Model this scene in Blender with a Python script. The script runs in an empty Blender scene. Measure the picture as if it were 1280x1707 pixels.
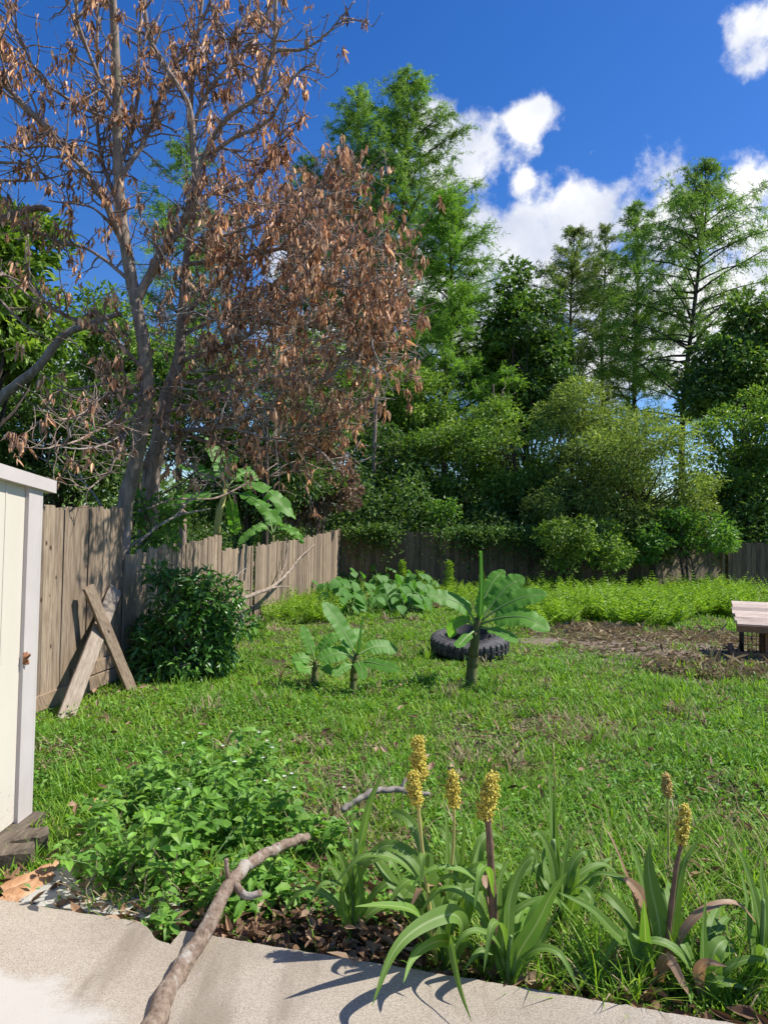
import bpy, math, random
import numpy as np
from mathutils import Matrix, Vector

# ------------------------------------------------------------------ camera, world, sun
F_PX, W_PX, H_PX = 1200.0, 1280.0, 1707.0
CAM = np.array([0.0, 0.0, 1.65])
PITCH = math.atan(36.5 / F_PX)
ROLL = math.radians(1.0)
_fw = np.array([0, math.cos(PITCH), math.sin(PITCH)])
_up0 = np.array([0, -math.sin(PITCH), math.cos(PITCH)])
_x0 = np.array([1.0, 0, 0])
_r = math.cos(ROLL) * _x0 + math.sin(ROLL) * _up0
_u = -math.sin(ROLL) * _x0 + math.cos(ROLL) * _up0

scene = bpy.context.scene
COL = scene.collection
cd = bpy.data.cameras.new('camera')
cam = bpy.data.objects.new('camera', cd)
COL.objects.link(cam)
cd.sensor_fit = 'HORIZONTAL'
cd.sensor_width = 36.0
cd.lens = 36.0 * F_PX / W_PX
cd.clip_start = 0.05
cd.clip_end = 2000
cam.matrix_world = Matrix(((_r[0], _u[0], -_fw[0], CAM[0]), (_r[1], _u[1], -_fw[1], CAM[1]),
                           (_r[2], _u[2], -_fw[2], CAM[2]), (0, 0, 0, 1)))
scene.camera = cam

SUN_EL = math.radians(52)
SUN_AZ = math.radians(86)            # clockwise from +Y (view direction) towards +X (right)
sun_dir = Vector((math.sin(SUN_AZ) * math.cos(SUN_EL), math.cos(SUN_AZ) * math.cos(SUN_EL), math.sin(SUN_EL)))
sl = bpy.data.lights.new('sun', 'SUN')
sl.energy = 4.2
sl.angle = math.radians(0.53)
sl.color = (1.0, 0.95, 0.86)
so = bpy.data.objects.new('sun', sl)
COL.objects.link(so)
so.rotation_euler = sun_dir.to_track_quat('Z', 'Y').to_euler()
so.location = (20, -8, 40)

scene.view_settings.view_transform = 'Standard'
scene.view_settings.look = 'None'
scene.view_settings.exposure = 0.8
scene.view_settings.gamma = 1.0
scene.cycles.max_bounces = 8
scene.cycles.diffuse_bounces = 4
scene.cycles.glossy_bounces = 2
scene.cycles.transmission_bounces = 6
scene.cycles.transparent_max_bounces = 8
scene.cycles.use_denoising = True


def ray(px, py):
    u, v = (px - W_PX / 2) / F_PX, (H_PX / 2 - py) / F_PX
    return _r * u + _u * v + _fw


def P(px, py, d):
    """The point at forward distance d (metres along +Y) on the line of sight through a photo pixel."""
    r = ray(px, py)
    return CAM + r * (d / r[1])


def G(px, py, z=0.0):
    """The point on the level z."""
    r = ray(px, py)
    return CAM + r * ((z - CAM[2]) / r[2])


def onplane(px, py, p0, n):
    r = ray(px, py)
    return CAM + r * (np.dot(p0 - CAM, n) / np.dot(r, n))


def build_world():
    w = bpy.data.worlds.new('World')
    scene.world = w
    w.use_nodes = True
    nt = w.node_tree
    N, L = nt.nodes, nt.links
    N.clear()
    out = N.new('ShaderNodeOutputWorld')
    sky = N.new('ShaderNodeTexSky')
    sky.sky_type = 'NISHITA'
    sky.sun_disc = False
    sky.sun_elevation = SUN_EL
    sky.sun_rotation = SUN_AZ
    sky.air_density = 1.0
    sky.dust_density = 0.3
    sky.ozone_density = 3.0
    hs = N.new('ShaderNodeHueSaturation')
    hs.inputs['Saturation'].default_value = 1.36
    hs.inputs['Hue'].default_value = 0.514
    hs.inputs['Value'].default_value = 0.62
    L.new(sky.outputs[0], hs.inputs['Color'])
    bg = N.new('ShaderNodeBackground')
    bg.inputs[1].default_value = 0.15
    L.new(hs.outputs[0], bg.inputs[0])
    # clouds: soft blobs of direction, broken up by fractal noise
    tc = N.new('ShaderNodeTexCoord')
    nz = N.new('ShaderNodeTexNoise')
    nz.inputs['Scale'].default_value = 7.0
    nz.inputs['Detail'].default_value = 9.0
    nz.inputs['Roughness'].default_value = 0.62
    wn = N.new('ShaderNodeTexNoise'); wn.inputs['Scale'].default_value = 5.0; wn.inputs['Detail'].default_value = 4.0
    L.new(tc.outputs['Generated'], wn.inputs['Vector'])
    wm_ = N.new('ShaderNodeVectorMath'); wm_.operation = 'MULTIPLY_ADD'
    wm_.inputs[1].default_value = (.09, .09, .09)
    L.new(wn.outputs['Color'], wm_.inputs[0]); L.new(tc.outputs['Generated'], wm_.inputs[2])
    wo = N.new('ShaderNodeVectorMath'); wo.operation = 'SUBTRACT'; wo.inputs[1].default_value = (.045, .045, .045)
    L.new(wm_.outputs[0], wo.inputs[0])
    L.new(tc.outputs['Generated'], nz.inputs['Vector'])
    nz2 = N.new('ShaderNodeTexNoise')
    nz2.inputs['Scale'].default_value = 19.0
    nz2.inputs['Detail'].default_value = 8.0
    nz2.inputs['Roughness'].default_value = 0.6
    L.new(tc.outputs['Generated'], nz2.inputs['Vector'])
    blobs = [(790, 250, 85, 75), (752, 205, 52, 58), (895, 215, 52, 48), (800, 298, 62, 40), (885, 325, 26, 22), (738, 178, 40, 34),
             (870, 425, 130, 85), (985, 395, 140, 82), (1115, 400, 120, 82), (1225, 375, 120, 92), (1245, 335, 80, 60), (1115, 352, 66, 46), (1290, 400, 100, 120), (940, 500, 230, 95),
             (1180, 500, 220, 110), (820, 390, 60, 55), (1000, 610, 260, 60), (1255, 45, 58, 56), (1275, 80, 40, 40), (1162, 121, 17, 12), (500, 420, 75, 55),
             (560, 560, 120, 90), (750, 560, 110, 60), (690, 470, 90, 70), (1290, 520, 120, 120), (-250, 300, 160, 90), (1600, 300, 190, 120), (1750, 520, 240, 110),
             (-500, 520, 260, 110), (100, 640, 200, 60)]
    acc = None
    for (x, y, rx, ry) in blobs:
        d = ray(x, y)
        d = d / np.linalg.norm(d)
        sx, sy = rx / F_PX * d[1], ry / F_PX * d[1]
        s = N.new('ShaderNodeVectorMath'); s.operation = 'SUBTRACT'
        L.new(wo.outputs[0], s.inputs[0]); s.inputs[1].default_value = d
        m = N.new('ShaderNodeVectorMath'); m.operation = 'MULTIPLY'
        L.new(s.outputs[0], m.inputs[0]); m.inputs[1].default_value = (1 / sx, 1 / sx, 1 / sy)
        ln = N.new('ShaderNodeVectorMath'); ln.operation = 'LENGTH'
        L.new(m.outputs[0], ln.inputs[0])
        f = N.new('ShaderNodeMath'); f.operation = 'SUBTRACT'
        f.inputs[0].default_value = 1.0
        L.new(ln.outputs['Value'], f.inputs[1])
        if y == 60 and x == 215:
            g = N.new('ShaderNodeMath'); g.operation = 'MULTIPLY'; g.inputs[1].default_value = 0.4
            L.new(f.outputs[0], g.inputs[0]); f = g
        if acc is None:
            acc = f
        else:
            mx = N.new('ShaderNodeMath'); mx.operation = 'SMOOTH_MAX'; mx.inputs[2].default_value = 0.25
            L.new(acc.outputs[0], mx.inputs[0]); L.new(f.outputs[0], mx.inputs[1])
            acc = mx
    cl = N.new('ShaderNodeMath'); cl.operation = 'MAXIMUM'; cl.inputs[1].default_value = -1.2
    L.new(acc.outputs[0], cl.inputs[0])

    def madd(node, k, off):
        a = N.new('ShaderNodeMath'); a.operation = 'MULTIPLY_ADD'
        L.new(node, a.inputs[0]); a.inputs[1].default_value = k; a.inputs[2].default_value = off
        return a
    a1 = madd(nz.outputs['Fac'], 2.3, -0.98)
    a2 = madd(nz2.outputs['Fac'], 2.5, -1.2)
    s1 = N.new('ShaderNodeMath'); L.new(cl.outputs[0], s1.inputs[0]); L.new(a1.outputs[0], s1.inputs[1])
    s2 = N.new('ShaderNodeMath'); L.new(s1.outputs[0], s2.inputs[0]); L.new(a2.outputs[0], s2.inputs[1])
    mr = N.new('ShaderNodeMapRange'); mr.interpolation_type = 'SMOOTHSTEP'
    mr.inputs['From Min'].default_value = -0.02
    mr.inputs['From Max'].default_value = 0.72
    L.new(s2.outputs[0], mr.inputs['Value'])
    cr = N.new('ShaderNodeValToRGB')
    cr.color_ramp.elements[0].position = 0.34
    cr.color_ramp.elements[0].color = (0.58, 0.63, 0.76, 1)
    cr.color_ramp.elements[1].position = 0.62
    cr.color_ramp.elements[1].color = (1, 1, 1, 1)
    nz3 = N.new('ShaderNodeTexNoise')
    nz3.inputs['Scale'].default_value = 9.0
    nz3.inputs['Detail'].default_value = 6.0
    mp = N.new('ShaderNodeMapping'); mp.inputs['Location'].default_value = (3.1, 1.7, 0.4)
    L.new(tc.outputs['Generated'], mp.inputs['Vector']); L.new(mp.outputs[0], nz3.inputs['Vector'])
    L.new(nz3.outputs['Fac'], cr.inputs['Fac'])
    bg2 = N.new('ShaderNodeBackground')
    bg2.inputs[1].default_value = 0.66
    L.new(cr.outputs[0], bg2.inputs[0])
    mix = N.new('ShaderNodeMixShader')
    L.new(mr.outputs[0], mix.inputs[0]); L.new(bg.outputs[0], mix.inputs[1]); L.new(bg2.outputs[0], mix.inputs[2])
    L.new(mix.outputs[0], out.inputs[0])


build_world()

# ------------------------------------------------------------------ mesh helpers


def norm(v):
    v = np.asarray(v, float)
    return v / np.maximum(np.linalg.norm(v, axis=-1, keepdims=True), 1e-9)


class MB:
    def __init__(self):
        self.V, self.Q, self.T, self.U = [], [], [], []
        self.qm, self.tm = [], []
        self.n = 0

    def add(self, V, quads=None, tris=None, mat=0, uv=None):
        V = np.asarray(V, float).reshape(-1, 3)
        if quads is not None and len(quads):
            q = np.asarray(quads, np.int64).reshape(-1, 4) + self.n
            self.Q.append(q); self.qm.append(np.full(len(q), mat))
        if tris is not None and len(tris):
            t = np.asarray(tris, np.int64).reshape(-1, 3) + self.n
            self.T.append(t); self.tm.append(np.full(len(t), mat))
        self.V.append(V)
        self.U.append(np.zeros((len(V), 3)) if uv is None else np.asarray(uv, float).reshape(-1, 3))
        self.n += len(V)

    def tube(self, pts, rad, sides=6, mat=0, cap=True, rough=0.0, rs=None):
        pts = np.asarray(pts, float)
        n = len(pts)
        rad = np.broadcast_to(np.asarray(rad, float), (n,))
        t = norm(np.gradient(pts, axis=0))
        ref = np.array([0.31, 0.17, 0.93]) if abs(t[0][2]) < 0.8 else np.array([0.93, 0.31, 0.1])
        a = np.linspace(0, 2 * np.pi, sides, endpoint=False)
        s = norm(np.cross(t, ref)); b = np.cross(t, s)
        rr = rad[:, None] * np.ones(sides)
        if rough and rs is not None:
            rr = rr * (1 + rough * rs.uniform(-1, 1, rr.shape))
        V = pts[:, None] + rr[..., None] * (np.cos(a)[None, :, None] * s[:, None] + np.sin(a)[None, :, None] * b[:, None])
        V = V.reshape(-1, 3)
        i = np.arange(n - 1)[:, None] * sides; j = np.arange(sides)[None]; j2 = (j + 1) % sides
        q = np.stack([i + j, i + j2, i + sides + j2, i + sides + j], -1).reshape(-1, 4)
        uv = np.zeros((n, sides, 3)); uv[..., 0] = (np.arange(sides) / sides)[None]; uv[..., 1] = np.linspace(0, 1, n)[:, None]
        tr = None
        if cap:
            V = np.vstack([V, pts[0], pts[-1]])
            uv = np.vstack([uv.reshape(-1, 3), [[0, 0, 0]], [[0, 1, 0]]])
            k = np.arange(sides); k2 = (k + 1) % sides
            tr = np.vstack([np.stack([np.full(sides, n * sides), k2, k], -1),
                            np.stack([np.full(sides, n * sides + 1), (n - 1) * sides + k, (n - 1) * sides + k2], -1)])
        self.add(V, q, tr, mat, uv)

    def box(self, o, ax, ay, az, mat=0):
        """corner o and three edge vectors"""
        o, ax, ay, az = [np.asarray(v, float) for v in (o, ax, ay, az)]
        V = [o, o + ax, o + ax + ay, o + ay, o + az, o + ax + az, o + ax + ay + az, o + ay + az]
        self.add(V, [[0, 3, 2, 1], [4, 5, 6, 7], [0, 1, 5, 4], [1, 2, 6, 5], [2, 3, 7, 6], [3, 0, 4, 7]], None, mat)

    def beam(self, p0, p1, w, t, nh, mat=0, jit=0.0, rs=None, seg=1):
        p0, p1 = np.asarray(p0, float), np.asarray(p1, float)
        a = p1 - p0
        s = norm(np.cross(a, nh)); nn = norm(np.cross(s, a))
        V = []
        c = 0.12 * min(w, t)
        prof = [(-w / 2 + c, -t / 2), (w / 2 - c, -t / 2), (w / 2, -t / 2 + c), (w / 2, t / 2 - c), (w / 2 - c, t / 2), (-w / 2 + c, t / 2), (-w / 2, t / 2 - c), (-w / 2, -t / 2 + c)]
        for k in range(seg + 1):
            for (x, y) in prof:
                e = (rs.uniform(-jit, jit, 3) if jit else 0)
                V.append(p0 + a * k / seg + s * x + nn * y + e)
        q = []
        for k in range(seg):
            for j in range(8):
                q.append([k * 8 + j, k * 8 + (j + 1) % 8, k * 8 + 8 + (j + 1) % 8, k * 8 + 8 + j])
        m = len(V)
        V += [p0, p1]
        tr = []
        for j in range(8):
            tr += [[m, (j + 1) % 8, j], [m + 1, seg * 8 + j, seg * 8 + (j + 1) % 8]]
        self.add(V, q, tr, mat)

    def grid(self, V, mat=0, uv=None):
        V = np.asarray(V, float)
        a, b = V.shape[:2]
        i = np.arange(a - 1)[:, None] * b; j = np.arange(b - 1)[None]
        q = np.stack([i + j, i + j + 1, i + b + j + 1, i + b + j], -1).reshape(-1, 4)
        self.add(V.reshape(-1, 3), q, None, mat, uv)

    def build(self, name, mats, parent=None, loc=None, smooth=True):
        V = np.vstack(self.V); U = np.vstack(self.U)
        loc = np.zeros(3) if loc is None else np.asarray(loc, float)
        off = np.array(parent['_w']) if parent is not None and '_w' in parent else loc
        if parent is not None:
            off = np.array(WORLD[parent.name])
        V = V - off
        Q = np.vstack(self.Q) if self.Q else np.zeros((0, 4), np.int64)
        T = np.vstack(self.T) if self.T else np.zeros((0, 3), np.int64)
        me = bpy.data.meshes.new(name)
        me.vertices.add(len(V)); me.vertices.foreach_set('co', V.astype(np.float32).ravel())
        nl = Q.size + T.size
        me.loops.add(nl)
        me.loops.foreach_set('vertex_index', np.concatenate([Q.ravel(), T.ravel()]).astype(np.int32))
        npoly = len(Q) + len(T)
        me.polygons.add(npoly)
        ls = np.concatenate([np.arange(len(Q)) * 4, Q.size + np.arange(len(T)) * 3]).astype(np.int32)
        me.polygons.foreach_set('loop_start', ls)
        mi = np.concatenate([np.concatenate(self.qm) if self.qm else [], np.concatenate(self.tm) if self.tm else []]).astype(np.int32)
        me.polygons.foreach_set('material_index', mi)
        me.polygons.foreach_set('use_smooth', np.full(npoly, bool(smooth)))
        at = me.attributes.new('uvp', 'FLOAT_VECTOR', 'POINT')
        at.data.foreach_set('vector', U.astype(np.float32).ravel())
        for m in (mats if isinstance(mats, (list, tuple)) else [mats]):
            me.materials.append(m)
        me.update(calc_edges=True)
        o = bpy.data.objects.new(name, me)
        COL.objects.link(o)
        if parent is not None:
            o.parent = parent
            WORLD[o.name] = off
        else:
            o.location = loc
            WORLD[o.name] = loc
        return o


WORLD = {}


def thing(name, label, cat, loc, group=None):
    o = bpy.data.objects.new(name, None)
    COL.objects.link(o)
    o.empty_display_size = 0.2
    o.location = [float(c) for c in loc]
    WORLD[o.name] = np.asarray(loc, float)
    return tag(o, label, cat, group)


def tag(o, label=None, cat=None, group=None, kind=None):
    if label: o['label'] = label
    if cat: o['category'] = cat
    if group: o['group'] = group
    if kind: o['kind'] = kind
    return o


def dup(root, loc, label=None):
    r = root.copy(); COL.objects.link(r); r.location = loc
    if label: r['label'] = label
    for ch in root.children:
        c = ch.copy(); COL.objects.link(c); c.parent = r
    return r


# leaf templates: local x across, y along, z normal (unit length, unit width)
LEAF4 = (np.array([[0, 0, 0], [-.5, .45, .12], [0, 1, -.05], [.5, .45, .12]]), None, np.array([[0, 2, 1], [0, 3, 2]]))
_l8 = np.array([[0, 0, 0], [-.42, .28, .10], [0, .3, 0], [.42, .28, .10], [-.42, .62, .05], [0, .65, -.05], [.42, .62, .05], [0, 1, -.2]])
LEAF8 = (_l8, np.array([[1, 2, 5, 4], [2, 3, 6, 5]]), np.array([[0, 2, 1], [0, 3, 2], [4, 5, 7], [5, 6, 7]]))
NEED = (np.array([[-.5, 0, 0], [.5, 0, 0], [.3, 1, 0], [-.3, 1, 0]]), np.array([[0, 1, 2, 3]]), None)
BLADE = (np.array([[-.5, 0, 0], [.5, 0, 0], [-.4, .55, .1], [.4, .55, .1], [0, 1, .35]]), np.array([[0, 1, 3, 2]]), np.array([[2, 3, 4]]))
_dl = np.array([[0, 0, 0], [-.5, .25, .35], [0, .28, 0], [.5, .25, .35], [-.45, .6, .5], [0, .62, .1], [.4, .6, .4], [.05, 1, .35]])
DEADLEAF = (_dl, LEAF8[1], LEAF8[2])


def frames(axis, nh):
    axis = norm(axis)
    side = norm(np.cross(axis, nh))
    nrm = np.cross(side, axis)
    return np.stack([side, axis, nrm], -1)


def scatter(mb, tmpl, pos, axis, nh, L, Wd, mat=0, zs=None):
    T, Q, Tr = tmpl
    n = len(pos)
    if n == 0: return
    R = frames(axis, nh)
    L = np.broadcast_to(np.asarray(L, float), (n,)); Wd = np.broadcast_to(np.asarray(Wd, float), (n,))
    zs = L if zs is None else np.broadcast_to(np.asarray(zs, float), (n,))
    S = np.stack([Wd, L, zs], -1)
    loc = T[None] * S[:, None, :]
    V = pos[:, None, :] + np.einsum('nij,nkj->nki', R, loc)
    K = len(T)
    off = (np.arange(n) * K)[:, None, None]
    uv = np.zeros((n, K, 3)); uv[..., 0] = T[None, :, 0] + .5; uv[..., 1] = T[None, :, 1]
    mb.add(V.reshape(-1, 3), (Q[None] + off).reshape(-1, 4) if Q is not None else None,
           (Tr[None] + off).reshape(-1, 3) if Tr is not None else None, mat, uv)


def rdir(rs, n):
    return norm(rs.normal(size=(n, 3)))


def catmull(pts, n):
    pts = np.asarray(pts, float)
    if len(pts) == 2:
        t = np.linspace(0, 1, n)[:, None]
        return pts[0] * (1 - t) + pts[1] * t
    p = np.vstack([2 * pts[0] - pts[1], pts, 2 * pts[-1] - pts[-2]])
    m = len(pts) - 1
    out = []
    for s in np.linspace(0, m - 1e-6, n):
        i = int(s); t = s - i
        a, b, c, d = p[i:i + 4]
        out.append(.5 * (2 * b + (c - a) * t + (2 * a - 5 * b + 4 * c - d) * t * t + (3 * b - a - 3 * c + d) * t ** 3))
    return np.array(out)


def wander(rs, p, d, length, n=6, jit=.25, grav=0.0):
    pts = [np.asarray(p, float)]
    d = norm(d)
    for _ in range(n):
        d = norm(d + rs.normal(size=3) * jit + np.array([0, 0, grav]))
        pts.append(pts[-1] + d * length / n)
    return np.array(pts)


# ------------------------------------------------------------------ materials


def new_mat(name):
    m = bpy.data.materials.new(name)
    m.use_nodes = True
    nt = m.node_tree
    bs = nt.nodes['Principled BSDF']
    return m, nt.nodes, nt.links, bs


def ramp(N, cols, pos=None):
    r = N.new('ShaderNodeValToRGB')
    k = len(cols)
    pos = pos or [i / max(1, k - 1) for i in range(k)]
    els = r.color_ramp.elements
    while len(els) < k: els.new(0.5)
    for e, p, c in zip(els, pos, cols):
        e.position = p; e.color = (*c, 1)
    return r


def noise(N, L, scale, detail=5, rough=.55, vec=None, mscale=None, coord='Object'):
    n = N.new('ShaderNodeTexNoise')
    n.inputs['Scale'].default_value = scale; n.inputs['Detail'].default_value = detail; n.inputs['Roughness'].default_value = rough
    if vec is None:
        tc = N.new('ShaderNodeTexCoord'); vec = tc.outputs[coord]
    if mscale is not None:
        mp = N.new('ShaderNodeMapping'); mp.inputs['Scale'].default_value = mscale
        L.new(vec, mp.inputs['Vector']); vec = mp.outputs[0]
    L.new(vec, n.inputs['Vector'])
    return n


def mixc(N, L, a, b, fac, mode='MIX'):
    m = N.new('ShaderNodeMix'); m.data_type = 'RGBA'; m.blend_type = mode
    for sock, v in ((m.inputs[0], fac), (m.inputs[6], a), (m.inputs[7], b)):
        if hasattr(v, 'links'): L.new(v, sock)
        elif isinstance(v, (int, float)): sock.default_value = v
        else: sock.default_value = (*v, 1)
    return m.outputs[2]


def bump(N, L, bs, h, strength, dist=.01):
    b = N.new('ShaderNodeBump'); b.inputs['Strength'].default_value = strength; b.inputs['Distance'].default_value = dist
    L.new(h, b.inputs['Height']); L.new(b.outputs[0], bs.inputs['Normal'])


def leaf_mat(name, cols, rough=.5, transl=.35, tint=(1.25, 1.3, .55), spec=.35, rib=None, patch=None):
    m, N, L, bs = new_mat(name)
    g = N.new('ShaderNodeNewGeometry')
    r = ramp(N, cols)
    L.new(g.outputs['Random Per Island'], r.inputs['Fac'])
    c = r.outputs[0]
    if patch:      # broad natural variation between sprays of one plant
        n = noise(N, L, patch[0], 2)
        rp = ramp(N, [(patch[1],) * 3, (patch[2],) * 3], [.35, .65])
        L.new(n.outputs['Fac'], rp.inputs['Fac'])
        c = mixc(N, L, c, rp.outputs[0], 1.0, 'MULTIPLY')
    if rib:
        at = N.new('ShaderNodeAttribute'); at.attribute_name = 'uvp'
        sx = N.new('ShaderNodeSeparateXYZ'); L.new(at.outputs['Vector'], sx.inputs[0])
        a = N.new('ShaderNodeMath'); a.operation = 'SUBTRACT'; L.new(sx.outputs[0], a.inputs[0]); a.inputs[1].default_value = .5
        ab = N.new('ShaderNodeMath'); ab.operation = 'ABSOLUTE'; L.new(a.outputs[0], ab.inputs[0])
        rr = ramp(N, [(1, 1, 1), (0, 0, 0)], [rib[1], rib[1] + .03]); L.new(ab.outputs[0], rr.inputs['Fac'])
        # fine veins
        w = N.new('ShaderNodeTexWave'); w.wave_type = 'BANDS'; w.bands_direction = rib[3]
        w.inputs['Scale'].default_value = rib[2]; w.inputs['Distortion'].default_value = 1.0
        L.new(at.outputs['Vector'], w.inputs['Vector'])
        rv = ramp(N, [(.92, .92, .92), (1.05, 1.05, 1.05)]); L.new(w.outputs['Fac'], rv.inputs['Fac'])
        c = mixc(N, L, c, rv.outputs[0], 1.0, 'MULTIPLY')
        c = mixc(N, L, c, rib[0], rr.outputs[0])
    L.new(c, bs.inputs['Base Color'])
    bs.inputs['Roughness'].default_value = rough
    bs.inputs['Specular IOR Level'].default_value = spec
    if transl:
        t = N.new('ShaderNodeBsdfTranslucent')
        tm = mixc(N, L, c, tint, 1.0, 'MULTIPLY')
        L.new(tm, t.inputs['Color'])
        mx = N.new('ShaderNodeMixShader'); mx.inputs[0].default_value = transl
        L.new(bs.outputs[0], mx.inputs[1]); L.new(t.outputs[0], mx.inputs[2])
        L.new(mx.outputs[0], N['Material Output'].inputs[0])
    return m


def bark_mat(name, cols, scale=14, stretch=(1, 1, .25), b=.6, lichen=None):
    m, N, L, bs = new_mat(name)
    n = noise(N, L, scale, 8, .65, mscale=stretch)
    r = ramp(N, cols, None); L.new(n.outputs['Fac'], r.inputs['Fac'])
    r.color_ramp.elements[0].position = .3; r.color_ramp.elements[-1].position = .7
    c = r.outputs[0]
    if lichen:
        n2 = noise(N, L, 9, 5, .6)
        r2 = ramp(N, [(0, 0, 0), (1, 1, 1)], [.54, .62]); L.new(n2.outputs['Fac'], r2.inputs['Fac'])
        c = mixc(N, L, c, lichen, r2.outputs[0])
    L.new(c, bs.inputs['Base Color'])
    bs.inputs['Roughness'].default_value = .9
    bs.inputs['Specular IOR Level'].default_value = .2
    bump(N, L, bs, n.outputs['Fac'], b, .02)
    return m


def wood_mat(name, cols, axis='Z', knots=True, b=.35, stain=(.10, .085, .065), stainpos=(.55, .75), rot=0.0):
    m, N, L, bs = new_mat(name)
    sc = {'Z': (9, 9, .55), 'X': (.55, 9, 9), 'U': (9, .9, 9)}[axis]
    tc = N.new('ShaderNodeTexCoord')
    g = N.new('ShaderNodeNewGeometry')
    vo = N.new('ShaderNodeVectorMath'); vo.operation = 'MULTIPLY_ADD'
    vo.inputs[1].default_value = (1, 1, 1)
    sc3 = N.new('ShaderNodeVectorMath'); sc3.operation = 'SCALE'; sc3.inputs[0].default_value = (7, 3, 31)
    L.new(g.outputs['Random Per Island'], sc3.inputs['Scale'])
    vr = N.new('ShaderNodeVectorRotate'); vr.rotation_type = 'X_AXIS'; vr.inputs['Angle'].default_value = rot
    L.new(tc.outputs['Object'], vr.inputs['Vector'])
    L.new(vr.outputs[0], vo.inputs[0]); L.new(sc3.outputs[0], vo.inputs[2])
    n = noise(N, L, 6.0, 8, .68, vec=vo.outputs[0], mscale=sc)
    r = ramp(N, cols); L.new(n.outputs['Fac'], r.inputs['Fac'])
    r.color_ramp.elements[0].position = .28; r.color_ramp.elements[-1].position = .72
    rr = ramp(N, [(.55, .53, .51), (1.15, 1.12, 1.06)]); L.new(g.outputs['Random Per Island'], rr.inputs['Fac'])
    c = mixc(N, L, r.outputs[0], rr.outputs[0], 1.0, 'MULTIPLY')
    n2 = noise(N, L, 1.6, 5, .6, vec=vo.outputs[0], mscale=(1.6, 1.6, .7))
    r2 = ramp(N, [(0, 0, 0), (.75, .75, .75)], list(stainpos)); L.new(n2.outputs['Fac'], r2.inputs['Fac'])
    c = mixc(N, L, c, stain, r2.outputs[0])
    if knots:
        v = N.new('ShaderNodeTexVoronoi'); v.inputs['Scale'].default_value = 3.2
        mp = N.new('ShaderNodeMapping'); mp.inputs['Scale'].default_value = (1.6, 1.6, 1.0)
        L.new(vo.outputs[0], mp.inputs['Vector']); L.new(mp.outputs[0], v.inputs['Vector'])
        rk = ramp(N, [(1, 1, 1), (0, 0, 0)], [.045, .10]); L.new(v.outputs['Distance'], rk.inputs['Fac'])
        c = mixc(N, L, c, (.045, .03, .02), rk.outputs[0])
    L.new(c, bs.inputs['Base Color'])
    bs.inputs['Roughness'].default_value = .85
    bs.inputs['Specular IOR Level'].default_value = .2
    bump(N, L, bs, n.outputs['Fac'], b, .006)
    return m


def plain_mat(name, col, rough=.6, var=.15, scale=8, b=0.0, metal=0.0, spec=.4):
    m, N, L, bs = new_mat(name)
    n = noise(N, L, scale, 6, .6)
    r = ramp(N, [tuple(c * (1 - var) for c in col), tuple(min(1, c * (1 + var)) for c in col)], [.3, .7])
    L.new(n.outputs['Fac'], r.inputs['Fac']); L.new(r.outputs[0], bs.inputs['Base Color'])
    bs.inputs['Roughness'].default_value = rough
    bs.inputs['Metallic'].default_value = metal
    bs.inputs['Specular IOR Level'].default_value = spec
    if b: bump(N, L, bs, n.outputs['Fac'], b, .005)
    return m


M = {}
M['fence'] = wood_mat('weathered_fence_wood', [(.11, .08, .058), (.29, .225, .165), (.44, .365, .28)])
M['fence_dark'] = wood_mat('shaded_fence_wood', [(.09, .062, .04), (.19, .135, .09), (.27, .20, .135)], stain=(.05, .045, .035))  # fence wood darkened in colour to paint in the back fence's shade
M['greywood'] = wood_mat('bleached_plank_wood', [(.17, .135, .105), (.31, .26, .21), (.43, .375, .32)], knots=True, rot=math.radians(48))
M['brownwood'] = wood_mat('brown_plank_wood', [(.15, .105, .075), (.31, .235, .17), (.44, .35, .27)], knots=True, rot=math.radians(-27))
M['rotten'] = wood_mat('rotten_wood', [(.05, .04, .032), (.14, .115, .09), (.24, .2, .16)], axis='U', b=.8)
M['hutchroof'] = wood_mat('hutch_roof_wood', [(.30, .23, .2), (.45, .37, .33), (.55, .48, .43)], axis='X', knots=False)
M['hutchframe'] = wood_mat('hutch_frame_wood', [(.20, .10, .055), (.33, .18, .10), (.40, .24, .14)], axis='X', knots=False)
M['deadbark'] = bark_mat('dead_tree_bark', [(.11, .08, .062), (.27, .20, .16), (.42, .335, .28)], 16)
M['mossbark'] = bark_mat('mossy_trunk_bark', [(.12, .092, .074), (.27, .21, .165), (.42, .34, .275)], 14, lichen=(.19, .17, .12))
M['greybark'] = bark_mat('grey_bark', [(.13, .115, .10), (.25, .22, .195), (.40, .37, .33)], 12)
M['darkbark'] = bark_mat('dark_bark', [(.035, .028, .022), (.08, .064, .05), (.13, .105, .085)], 10)
M['logbark'] = bark_mat('branch_bark', [(.11, .075, .052), (.24, .175, .13), (.34, .27, .21)], 34, (1, 1, 1), .9, lichen=(.38, .34, .29))
M['deadleaf'] = leaf_mat('dead_brown_leaves', [(0.167, 0.093, 0.061), (0.310, 0.176, 0.110), (0.467, 0.271, 0.165), (0.598, 0.352, 0.209), (0.755, 0.453, 0.260), (1.109, 0.744, 0.451)], .65, .18, (1.2, 1.0, .75), .2)
M['deadleaf_small'] = leaf_mat('dead_shrub_leaves', [(0.125, 0.078, 0.060), (0.250, 0.172, 0.133), (0.390, 0.281, 0.218), (0.530, 0.406, 0.328)], .7, .15, (1.2, 1, .7), .15)
M['cypress'] = leaf_mat('cypress_needles', [(0.095, 0.191, 0.042), (0.151, 0.281, 0.057), (0.217, 0.368, 0.067), (0.298, 0.424, 0.086)], .6, .4, patch=(.35, .7, 1.2))
M['cypress_bright'] = leaf_mat('bright_cypress_needles', [(0.119, 0.241, 0.033), (0.177, 0.343, 0.046), (0.257, 0.447, 0.059)], .6, .45, patch=(.5, .75, 1.15))
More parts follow.
